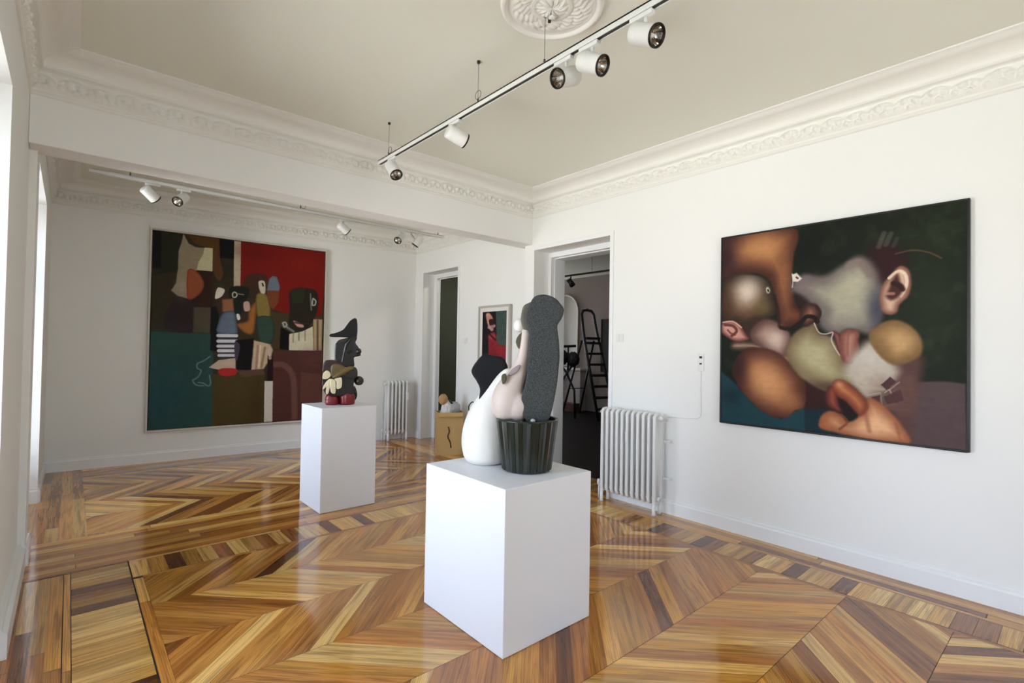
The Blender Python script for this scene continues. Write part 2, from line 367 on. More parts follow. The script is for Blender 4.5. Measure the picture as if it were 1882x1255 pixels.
def cornice(name, p, q, nrm, e0=0.0, e1=0.0):
    """p -> q along the wall, nrm into the room; e0/e1: mitre slopes at the ends (how much the ends retract per metre of projection)"""
    p = Vector((*p, 0)); q = Vector((*q, 0)); n = Vector((*nrm, 0)).normalized(); t = (q-p).normalized(); L = (q-p).length
    mb = MB()
    prof = [(0,3.115),(.012,3.118),(.018,3.128),(.012,3.138),(.006,3.145),(.006,3.158),(.012,3.160)]
    nz = 18
    fr = [(.012+.004*(i/nz), 3.16+.115*i/nz) for i in range(1, nz)]
    top = [(.018,3.277),(.060,3.280),(.068,3.286),(.060,3.294),(.056,3.300)]
    cove = [(.056+.125*(1-math.cos(w)), 3.300+.078*math.sin(w)) for w in [PI/2*i/6 for i in range(1, 7)]]
    end = [(.183,3.381),(.195,3.383),(.195,3.389),(.235,3.390),(.24,3.394),(.24,3.401)]
    full = [(a, z, 0) for a, z in prof]+[(a, z, (z-3.16)/.115) for a, z in fr]+[(a, z, 0) for a, z in top+cove+end]
    nu = max(2, int(L/.0085)); vs = []; K = len(full)
    for i in range(nu+1):
        for a, z, fv in full:
            s0 = e0*a; s1 = L-e1*a; u = s0+(s1-s0)*i/nu
            h = frieze_h(u, fv)*.030 if fv else 0
            vs.append(p+t*u+n*(a+h)+Vector((0, 0, z)))
    fs = [(i*K+j, i*K+j+1, (i+1)*K+j+1, (i+1)*K+j) for i in range(nu) for j in range(K-1)]
    mb.add(vs, fs, True)
    return struct(name, mb, plasterm)
cornice('trim_1', (XR, Y0), (XR, YB0), (-1, 0), 1, 1)
cornice('trim_2', (XR, YB0), (XLF, YB0), (0, -1), 1, 1)
cornice('trim_3', (XLF, YB0), (XLF, Y0), (1, 0), 1, 1)
cornice('trim_4', (XR2, kback(XR2)), (XL, kback(XL)), (-.06, -1), 1, 1)
cornice('trim_5', (XR2, YB1), (XR2, kback(XR2)), (-1, 0), 1, 1)
cornice('trim_6', (XL, kback(XL)), (XL, YB1), (1, 0), 1, 1)

# ---- windows: tall casements set deep in the left wall
glassm = bpy.data.materials.new('window_glass'); glassm.use_nodes = True; nt = glassm.node_tree
for nd in list(nt.nodes):
    if nd.type != 'OUTPUT_MATERIAL': nt.nodes.remove(nd)
outn = [n_ for n_ in nt.nodes if n_.type == 'OUTPUT_MATERIAL'][0]
tr = nt.nodes.new('ShaderNodeBsdfTransparent'); tr.inputs[0].default_value = (.97, .98, .98, 1); gl = nt.nodes.new('ShaderNodeBsdfGlossy'); gl.inputs['Roughness'].default_value = .02
fr_ = nt.nodes.new('ShaderNodeFresnel'); fr_.inputs[0].default_value = 1.45; mxs = nt.nodes.new('ShaderNodeMixShader')
nt.links.new(fr_.outputs[0], mxs.inputs[0]); nt.links.new(tr.outputs[0], mxs.inputs[1]); nt.links.new(gl.outputs[0], mxs.inputs[2]); nt.links.new(mxs.outputs[0], outn.inputs[0])
for k, (a, b) in enumerate(WIN):
    WINZ = WZ[k]; f = MB(); x0, x1 = -.665, -.60
    f.box(x0, x1, a, a+.06, 0, WINZ).box(x0, x1, b-.06, b, 0, WINZ).box(x0, x1, a+.06, b-.06, WINZ-.06, WINZ).box(x0, x1, a+.06, b-.06, 0, .04)
    w = struct('window_%d' % (k+1), f, trimm)
    mid = (a+b)/2
    for (c, d) in ((a+.06, mid), (mid, b-.06)):
        s_ = MB(); s_.box(x0+.01, x1-.005, c, c+.055, .04, WINZ-.06).box(x0+.01, x1-.005, d-.055, d, .04, WINZ-.06).box(x0+.01, x1-.005, c+.055, d-.055, WINZ-.13, WINZ-.06).box(x0+.01, x1-.005, c+.055, d-.055, .04, .40).box(x0+.01, x1-.005, c+.055, d-.055, 1.98, 2.03)
        sash = s_.build('window_sash', trimm, w)
        MB().box(-.636, -.632, c+.055, d-.055, .40, WINZ-.13).build('window_pane', glassm, sash)
    MB().box(x1-.004, x1+.02, mid-.012, mid+.012, 1.0, 1.16).build('window_handle', mat('brass', (170, 140, 80), rough=.3, metal=1), w)

WINZ = WZ[0]
for k, (a, b) in enumerate(NW):
    f = MB(); y0, y1 = Y0-.24, Y0-.18
    f.box(a, a+.06, y0, y1, 0, WINZ).box(b-.06, b, y0, y1, 0, WINZ).box(a+.06, b-.06, y0, y1, WINZ-.06, WINZ).box(a+.06, b-.06, y0, y1, 0, .12).box((a+b)/2-.04, (a+b)/2+.04, y0, y1, .12, WINZ-.06)
    w = struct('window_%d' % (k+5), f, trimm)
    MB().box(a+.06, b-.06, y0+.026, y0+.030, .12, WINZ-.06).build('window_pane', glassm, w)
# ---- door casings set back in their recesses
def casing(name, x, y0, y1, zt, fx, fy1, fzt, y1o):
    f = MB(); fw = .012
    # outer flat trim round the recess
    f.box(x-fw, x, y0-.045, y0, 0, zt+.045).box(x-fw, x, y1, y1+.045 if name == 'door_2' else y1+.02, 0, zt+.045).box(x-fw, x, y0, y1, zt, zt+.045)
    # inner frame
    f.box(fx, T2, y0, y0+.06, 0, zt).box(fx, T2, fy1, y1, 0, zt).box(fx, T2, y0+.06, fy1, fzt, zt)
    f.box(fx+.06, T2, fy1-.012, fy1, 0, fzt).box(fx+.06, T2, y0+.06, fy1-.012, fzt-.012, fzt)
    return struct(name, f, trimm, mods=(('bevel', .003, 2),))
casing('door_1', XR, D1[0], D1[1], D1[2], 4.48, 4.43, 2.655, 0)
casing('door_2', XR2, D2[0], D2[1], D2[2], 4.655, 7.30, 2.69, 0)
SIL={'knit': [(0.033, 0.984), (0.087, 0.994), (0.141, 0.977), (0.173, 0.946), (0.196, 0.91), (0.183, 0.86), (0.161, 0.824), (0.162, 0.788), (0.17, 0.735), (0.175, 0.645), (0.17, 0.573), (0.164, 0.502), (0.15, 0.412), (0.133, 0.331), (0.107, 0.277), (0.045, 0.26), (-0.0, 0.279), (-0.032, 0.328), (-0.04, 0.381), (-0.03, 0.435), (-0.013, 0.498), (-0.004, 0.606), (0.006, 0.741), (0.002, 0.795), (-0.014, 0.839), (-0.015, 0.889), (0.007, 0.948)], 'pink_spine': [(-0.095, 0.318), (-0.1, 0.371), (-0.088, 0.416), (-0.062, 0.479), (-0.041, 0.552), (-0.024, 0.624), (-0.016, 0.696), (-0.008, 0.777)], 'pink_edge': [(-0.194, 0.405), (-0.174, 0.477), (-0.112, 0.532), (-0.055, 0.587), (-0.044, 0.641), (-0.036, 0.731), (-0.018, 0.808), (0.014, 0.802)], 'pink2': [(-0.149, 0.343), (-0.146, 0.415), (-0.116, 0.483)], 'white_spine': [(-0.242, -0.031), (-0.248, 0.039), (-0.255, 0.151), (-0.242, 0.244), (-0.22, 0.338), (-0.194, 0.422), (-0.157, 0.488), (-0.135, 0.517)], 'black': [(-0.337, 0.557), (-0.269, 0.65), (-0.228, 0.646), (-0.153, 0.634), (-0.13, 0.597), (-0.12, 0.565), (-0.142, 0.528), (-0.184, 0.509), (-0.206, 0.462), (-0.223, 0.407), (-0.287, 0.361), (-0.284, 0.442), (-0.304, 0.488)], 'bucket': [(-0.157, 0.288), (0.198, 0.279), (-0.145, -0.01), (0.138, -0.003), (0.005, -0.035)], 'ball': [(0.188, 0.23), (0.234, 0.23)], 'leaf': [(-0.074, 0.726), (-0.057, 0.766), (-0.028, 0.786), (-0.026, 0.74), (-0.051, 0.684)], 'nub': [(-0.117, 0.532), (-0.099, 0.568), (-0.055, 0.596), (-0.05, 0.578), (-0.076, 0.546)], 'olive': [(-0.148, 0.536), (-0.126, 0.546), (-0.121, 0.514), (-0.138, 0.485), (-0.148, 0.505)], 'hat': [(-0.086, 0.681), (-0.085, 0.656), (0.022, 0.655), (0.096, 0.654), (0.158, 0.657), (0.154, 0.834), (0.1, 0.822), (0.064, 0.775), (0.028, 0.726), (-0.038, 0.694)], 'head': [(-0.036, 0.41), (-0.041, 0.561), (-0.028, 0.601), (-0.0, 0.629), (0.052, 0.643), (0.096, 0.658), (0.149, 0.667), (0.16, 0.644), (0.146, 0.604), (0.166, 0.573), (0.188, 0.534), (0.19, 0.502), (0.198, 0.479), (0.153, 0.466), (0.134, 0.454), (0.141, 0.391), (0.129, 0.369), (0.035, 0.367)], 'face_ridge': [(0.104, 0.643), (0.068, 0.595), (0.054, 0.547), (0.037, 0.469), (0.03, 0.414)], 'brow': [(0.077, 0.497), (0.099, 0.517), (0.121, 0.525)], 'nose': [(0.147, 0.557), (0.174, 0.518), (0.186, 0.49)], 'shoulder': [(-0.145, 0.382), (-0.131, 0.417), (-0.106, 0.43), (-0.036, 0.429), (0.039, 0.383), (0.036, 0.328), (-0.067, 0.312), (-0.144, 0.316)], 'arm': [(-0.068, 0.382), (-0.025, 0.398), (0.039, 0.379), (0.054, 0.344), (-0.037, 0.266), (-0.066, 0.273), (-0.075, 0.328)], 'limb': [(-0.055, 0.269), (-0.008, 0.293), (0.043, 0.324), (0.095, 0.352), (0.132, 0.36)], 'block': [(0.058, 0.352), (0.117, 0.371), (0.163, 0.352), (0.172, 0.281), (0.142, 0.25), (0.059, 0.273)], 'torso': [(-0.133, 0.328), (0.029, 0.328), (0.142, 0.281), (0.136, 0.187), (0.145, 0.108), (-0.114, 0.103)], 'side': [(0.114, 0.163), (0.151, 0.175), (0.174, 0.108), (0.169, 0.06), (0.147, 0.037), (0.116, 0.061)], 'cream0': [(-0.146, 0.266), (-0.14, 0.304), (-0.115, 0.334), (-0.086, 0.324), (-0.072, 0.289), (-0.095, 0.259), (-0.131, 0.252)], 'cream1': [(-0.077, 0.258), (-0.113, 0.227), (-0.141, 0.173), (-0.133, 0.157), (-0.108, 0.184), (-0.072, 0.227)], 'cream2': [(-0.08, 0.254), (-0.101, 0.211), (-0.114, 0.142), (-0.107, 0.111), (-0.089, 0.122), (-0.075, 0.188), (-0.065, 0.227)], 'cream3': [(-0.073, 0.254), (-0.075, 0.188), (-0.067, 0.13), (-0.044, 0.116), (-0.026, 0.129), (-0.027, 0.219), (-0.04, 0.246)], 'cream4': [(-0.04, 0.254), (-0.021, 0.227), (-0.018, 0.168), (-0.001, 0.16), (0.028, 0.183), (0.026, 0.265), (-0.007, 0.265)], 'base1': [(-0.058, 0.06), (0.005, 0.059), (-0.059, 0.11), (-0.057, -0.006)], 'base2': [(0.083, 0.062), (0.154, 0.061), (0.081, 0.148), (0.084, -0.017)], 'basebot': [(-0.126, -0.016), (0.156, -0.022)]}
PAINT_R=[('bg', (20, 25, 15)), ('b', 140.0, 61.3, 22.2, 56.8, (44, 54, 32), 0.5), ('b', 69.8, 20.5, 21.9, 19.0, (14, 17, 10), 0.9), ('b', 134.6, 26.5, 15.7, 13.8, (30, 36, 22), 0.6), ('noise', (60, 72, 42), 0.35, 9), ('p', [(130.4, 115.3), (145.3, 113.8), (157.0, 114.8), (157.8, 156.3), (127.2, 157.1), (126.6, 130.1)], (84, 67, 68), 3, None, 0, 0), ('p', [(116.8, 102.6), (134.8, 98.0), (134.8, 114.4), (132.7, 129.6), (130.5, 150.4), (128.3, 156.9), (119.2, 135.0)], (88, 60, 56), 12, None, 0, 1), ('p', [(-0.5, 113.1), (11.9, 123.1), (27.5, 139.1), (48.4, 148.6), (65.9, 136.9), (66.0, 156.1), (-0.1, 156.7)], (30, 64, 72), 4, None, 0, 0), ('b', 8.4, 133.8, 10.5, 8.8, (20, 38, 46), 0.7), ('p', [(65.9, 138.0), (81.6, 137.3), (94.9, 155.3), (81.7, 156.3), (66.0, 155.3)], (24, 44, 54), 4, None, 0, 0), ('p', [(64.0, 113.6), (99.8, 117.8), (92.2, 134.7), (81.6, 138.0), (65.9, 138.8)], (52, 26, 26), 12, None, 0, 0), ('p', [(-1.6, -1.8), (56.2, -0.8), (56.7, 23.6), (55.9, 43.0), (59.2, 59.3), (64.3, 66.0), (62.2, 71.5), (52.5, 77.7), (46.0, 75.9), (44.7, 61.8), (41.4, 46.7), (37.8, 38.0), (26.6, 32.2), (12.8, 33.0), (-1.3, 36.1)], (182, 122, 76), 4, (70, 36, 26), 60, 1), ('c', 3.7, 15.2, 14.2, 24.9, (48, 26, 34), 0.95), ('c', 33.0, 9.6, 19.1, 15.3, (204, 146, 96), 0.6), ('c', 50.7, 39.2, 6.8, 24.6, (196, 132, 82), 0.5), ('c', 58.5, 68.2, 5.9, 4.8, (120, 66, 40), 0.7), ('p', [(-1.2, 37.9), (9.3, 32.8), (23.2, 32.8), (34.9, 37.4), (41.4, 46.7), (44.4, 65.1), (35.2, 71.4), (23.6, 79.6), (9.7, 75.9), (-0.9, 70.2)], (96, 66, 44), 5, (40, 28, 20), 50, 1), ('c', 21.3, 46.8, 13.3, 14.7, (226, 208, 190), 0.95), ('c', 34.3, 61.3, 8.8, 8.4, (112, 96, 52), 0.7), ('c', 2.3, 56.1, 7.2, 14.2, (90, 55, 35), 0.6), ('p', [(18.4, 74.3), (30.2, 69.6), (43.2, 72.5), (46.3, 78.4), (30.4, 88.2), (20.2, 86.4)], (60, 40, 34), 14, None, 0, 1), ('p', [(35.9, 44.6), (38.5, 44.1), (40.1, 47.4), (38.5, 50.1), (36.0, 48.8)], (200, 190, 165), 3, (90, 80, 60), 4, 1), ('l', [(37.9, 46.7), (38.2, 47.8)], 1.3, (30, 25, 20), 0.3, 1), ('p', [(13.3, 88.2), (43.3, 92.3), (58.7, 104.3), (51.2, 112.6), (32.1, 95.8), (9.8, 94.3)], (190, 168, 142), 9, (110, 80, 65), 14, 1), ('p', [(25.3, 77.9), (35.1, 70.1), (46.3, 73.4), (54.4, 81.8), (54.1, 93.9), (48.1, 102.1), (37.0, 95.7), (25.4, 87.3)], (172, 136, 120), 5, (96, 66, 60), 32, 1), ('c', 44.1, 86.6, 9.2, 9.9, (212, 190, 172), 0.85), ('p', [(-0.5, 72.9), (7.8, 70.5), (14.9, 73.4), (20.6, 82.1), (22.8, 86.5), (12.4, 88.2), (2.9, 83.2), (-0.5, 79.2)], (206, 152, 136), 3, (120, 66, 58), 12, 1), ('l', [(2.8, 73.9), (9.7, 75.0), (12.9, 79.4), (8.8, 83.2)], 2.2, (96, 46, 42), 1.2, 0.9), ('l', [(0.9, 71.7), (9.6, 71.3), (16.7, 76.4)], 1.2, (232, 190, 172), 0.8, 0.8), ('l', [(5.2, 78.4), (7.9, 81.1), (11.5, 82.6)], 1.5, (110, 50, 45), 1, 0.8), ('p', [(10.0, 109.2), (18.6, 95.4), (32.1, 92.9), (46.5, 97.4), (61.7, 110.9), (65.8, 119.9), (65.6, 136.9), (58.9, 141.1), (51.5, 147.6), (37.3, 145.9), (20.6, 132.9), (11.8, 119.6)], (196, 130, 84), 4, (74, 38, 28), 62, 1), ('c', 36.3, 120.0, 17.2, 20.0, (220, 160, 110), 0.7), ('c', 13.5, 110.8, 10.4, 15.7, (52, 28, 30), 0.85), ('c', 55.9, 136.5, 10.3, 9.7, (206, 142, 92), 0.5), ('p', [(51.4, 98.0), (54.4, 86.6), (61.5, 78.7), (71.6, 74.5), (75.1, 82.1), (83.4, 85.2), (88.4, 95.1), (93.4, 103.3), (102.3, 107.4), (103.5, 117.6), (92.1, 121.3), (81.5, 125.0), (69.0, 119.7), (58.7, 111.0)], (176, 166, 124), 5, (112, 92, 66), 42, 1), ('c', 73.1, 97.6, 16.3, 14.0, (188, 178, 138), 0.7), ('c', 63.2, 115.3, 8.6, 7.9, (150, 135, 100), 0.6), ('c', 81.5, 122.0, 11.9, 6.1, (84, 62, 50), 0.8), ('p', [(56.1, 43.8), (64.2, 37.0), (78.4, 39.1), (91.7, 31.4), (99.4, 27.5), (108.1, 31.6), (113.6, 42.3), (114.2, 56.8), (113.1, 74.0), (107.1, 83.2), (94.5, 79.3), (86.7, 84.0), (77.2, 79.3), (74.4, 72.7), (72.9, 65.6), (64.3, 56.5), (56.9, 49.8)], (166, 160, 138), 9, (104, 94, 92), 42, 1), ('c', 110.7, 63.8, 7.1, 17.3, (62, 62, 76), 0.9), ('c', 64.2, 45.3, 8.6, 9.6, (122, 104, 104), 0.8), ('c', 97.0, 49.6, 13.6, 16.4, (182, 176, 150), 0.6), ('c', 94.5, 73.4, 10.1, 8.9, (165, 158, 142), 0.6), ('c', 78.5, 66.7, 5.4, 7.7, (120, 110, 104), 0.7), ('p', [(58.4, 51.3), (67.2, 58.2), (64.3, 66.0), (59.2, 61.0)], (40, 24, 22), 9, None, 0, 1), ('p', [(55.9, 36.2), (59.0, 35.2), (63.0, 40.1), (60.1, 42.2), (56.5, 41.7)], (222, 216, 204), 2, None, 0, 0), ('l', [(59.0, 38.7), (59.9, 39.5)], 1.4, (120, 40, 40), 0.4, 1), ('l', [(56.1, 46.2), (56.5, 41.4), (55.9, 35.7)], 0.8, (230, 225, 215), 0.4, 0.6), ('p', [(61.4, 70.7), (62.6, 64.0), (66.5, 59.5), (72.9, 60.5), (76.0, 66.5), (73.7, 72.4), (65.9, 76.9)], (160, 108, 86), 4, (58, 34, 30), 24, 1), ('l', [(63.2, 72.7), (66.5, 69.3), (71.5, 70.1), (73.7, 73.3)], 3.0, (30, 16, 16), 1.5, 1), ('l', [(72.9, 61.7), (75.7, 66.5), (74.1, 72.7)], 1.8, (50, 28, 28), 1.2, 0.8), ('l', [(47.9, 77.1), (55.5, 78.5), (62.9, 73.1)], 3, (34, 18, 16), 2, 0.9), ('l', [(43.0, 51.8), (45.9, 65.2), (46.6, 75.9)], 2.2, (40, 24, 18), 2, 0.7), ('p', [(83.7, 80.7), (88.3, 83.0), (89.7, 91.3), (88.4, 97.4), (85.4, 88.3)], (150, 90, 84), 3, (90, 44, 44), 8, 1), ('l', [(71.6, 74.5), (74.7, 81.3), (79.3, 82.7), (84.0, 81.6), (83.0, 86.8), (85.4, 92.9), (88.4, 98.1)], 0.8, (214, 198, 186), 0.8, 0.85), ('p', [(88.3, 85.3), (92.0, 80.0), (97.1, 79.7), (100.4, 81.7), (100.2, 94.2), (97.7, 100.9), (92.3, 104.2), (88.9, 98.1)], (182, 130, 110), 3, (120, 68, 58), 18, 1), ('l', [(93.9, 82.3), (93.3, 91.3), (93.6, 98.8)], 1.6, (140, 84, 72), 1.5, 0.6), ('p', [(100.4, 86.8), (104.7, 86.1), (107.1, 90.5), (102.2, 91.6)], (36, 22, 24), 7, None, 0, 1), ('p', [(92.1, 107.8), (102.2, 91.6), (109.6, 89.1), (120.2, 102.5), (122.6, 110.9), (114.5, 119.8), (104.8, 127.7), (96.0, 118.1)], (188, 176, 160), 14, None, 0, 1), ('c', 104.7, 100.0, 10.9, 8.8, (206, 196, 184), 0.7), ('c', 114.4, 117.0, 9.3, 7.1, (160, 135, 120), 0.6), ('p', [(106.1, 85.4), (110.1, 78.2), (117.8, 73.8), (124.7, 74.6), (131.4, 80.1), (135.6, 88.4), (134.8, 97.3), (128.2, 102.3), (120.2, 104.2), (112.0, 97.7)], (196, 152, 100), 4, (122, 92, 56), 40, 1), ('c', 112.0, 91.2, 7.1, 8.7, (130, 98, 60), 0.7), ('c', 125.9, 87.0, 8.8, 8.4, (206, 166, 116), 0.6), ('p', [(105.0, 24.6), (111.7, 19.7), (118.8, 22.2), (126.9, 31.1), (127.5, 36.7), (120.1, 41.6), (113.6, 46.7), (110.6, 37.7)], (46, 20, 22), 16, None, 0, 1), ('l', [(111.7, 22.6), (114.7, 13.6)], 3, (90, 88, 80), 2, 0.6), ('l', [(115.9, 21.7), (118.6, 14.6)], 3, (80, 82, 74), 2, 0.6), ('l', [(120.0, 23.1), (122.1, 18.4)], 2.5, (70, 72, 64), 2, 0.5), ('l', [(121.2, 28.9), (130.2, 27.6), (138.9, 30.2), (145.2, 34.8)], 0.9, (96, 66, 46), 0.8, 0.8), ('l', [(94.3, 32.9), (99.5, 32.0)], 5, (140, 120, 112), 4, 0.6), ('l', [(102.0, 33.8), (107.0, 41.7)], 5, (120, 98, 96), 4, 0.5), ('p', [(113.3, 50.9), (117.7, 43.5), (123.5, 37.4), (128.6, 40.8), (129.8, 50.2), (128.1, 58.0), (123.6, 63.3), (121.9, 68.6), (117.8, 70.1), (113.7, 67.1), (112.3, 59.5)], (206, 172, 146), 3, (130, 86, 70), 14, 1), ('l', [(117.7, 44.9), (122.9, 40.7), (126.7, 43.7), (127.2, 50.7), (124.1, 57.5)], 1.9, (232, 208, 184), 1, 0.9), ('p', [(116.4, 55.5), (117.8, 51.3), (119.8, 45.8), (122.4, 42.9), (124.1, 49.0), (125.6, 52.0), (123.6, 57.4), (119.0, 60.0), (116.0, 57.6)], (70, 38, 32), 5, None, 0, 1), ('l', [(120.1, 48.7), (123.5, 50.4), (125.2, 53.3)], 3, (44, 22, 20), 2, 0.9), ('l', [(116.0, 55.5), (120.1, 55.8)], 2, (180, 130, 110), 1.5, 0.8), ('c', 117.2, 65.6, 3.5, 3.1, (222, 190, 166), 0.8), ('p', [(110.9, 134.4), (119.2, 125.2), (124.3, 113.6), (130.4, 110.5), (133.2, 124.1), (130.5, 136.7), (120.3, 135.6)], (98, 68, 62), 12, None, 0, 1), ('b', 112.1, 124.3, 8.2, 8.6, (150, 124, 110), 0.7), ('l', [(105.4, 125.9), (113.0, 123.5)], 0.7, (190, 168, 150), 1, 0.6), ('l', [(115.4, 123.3), (118.0, 121.3), (119.4, 124.4)], 0.7, (196, 176, 158), 1, 0.7), ('l', [(118.0, 121.3), (123.5, 115.7)], 0.7, (190, 170, 150), 1, 0.6), ('l', [(113.0, 124.2), (113.9, 131.3)], 0.6, (180, 158, 140), 1, 0.5), ('l', [(99.8, 117.8), (107.2, 120.3), (114.5, 121.2)], 2.2, (180, 160, 140), 2, 0.6), ('p', [(113.0, 118.2), (118.5, 112.2), (121.9, 115.4), (116.8, 121.6)], (78, 48, 50), 1, None, 0, 0), ('p', [(107.8, 126.8), (113.0, 124.9), (112.1, 133.2), (107.3, 133.0)], (78, 48, 50), 1, None, 0, 0), ('p', [(114.7, 126.2), (119.1, 123.7), (123.2, 129.0), (116.8, 131.3)], (80, 50, 50), 1, None, 0, 0), ('p', [(119.1, 123.7), (124.3, 120.6), (126.0, 127.4), (122.0, 129.1)], (78, 50, 50), 2, None, 0, 0), ('p', [(75.1, 147.9), (77.5, 142.3), (82.3, 139.0), (89.6, 141.0), (93.5, 145.8), (99.9, 141.7), (105.4, 128.4), (112.1, 130.0), (120.3, 137.7), (125.5, 145.5), (128.9, 156.1), (107.4, 156.5), (87.0, 154.5), (76.2, 152.4)], (226, 168, 124), 4, (150, 88, 58), 30, 1), ('c', 107.3, 147.8, 13.1, 8.7, (236, 186, 142), 0.7), ('c', 79.6, 147.4, 4.7, 6.1, (170, 98, 62), 0.7), ('l', [(89.6, 141.0), (93.5, 145.8), (88.6, 151.6)], 1.6, (120, 62, 40), 1.5, 0.8), ('l', [(121.5, 143.2), (124.4, 155.4)], 1.5, (150, 90, 60), 2, 0.6), ('l', [(104.2, 138.0), (106.8, 150.8)], 2.5, (150, 92, 62), 3, 0.6), ('p', [(79.5, 128.3), (81.5, 121.2), (86.9, 122.4), (88.5, 133.6), (92.2, 138.5), (87.0, 139.0), (81.0, 135.0)], (150, 74, 54), 4, (90, 40, 34), 14, 1), ('p', [(86.9, 124.7), (92.2, 131.8), (99.9, 139.9), (92.2, 140.4), (88.5, 135.1)], (34, 16, 16), 5, None, 0, 1), ('p', [(83.6, 122.6), (85.8, 116.2), (92.1, 116.8), (98.6, 121.6), (104.6, 128.5), (106.1, 134.9), (101.8, 140.9), (98.6, 138.6), (92.2, 131.0), (86.9, 128.0)], (206, 132, 84), 4, (120, 58, 38), 24, 1), ('c', 88.2, 119.3, 3.3, 3.0, (236, 168, 120), 0.6), ('fine', 0.025, 3)]
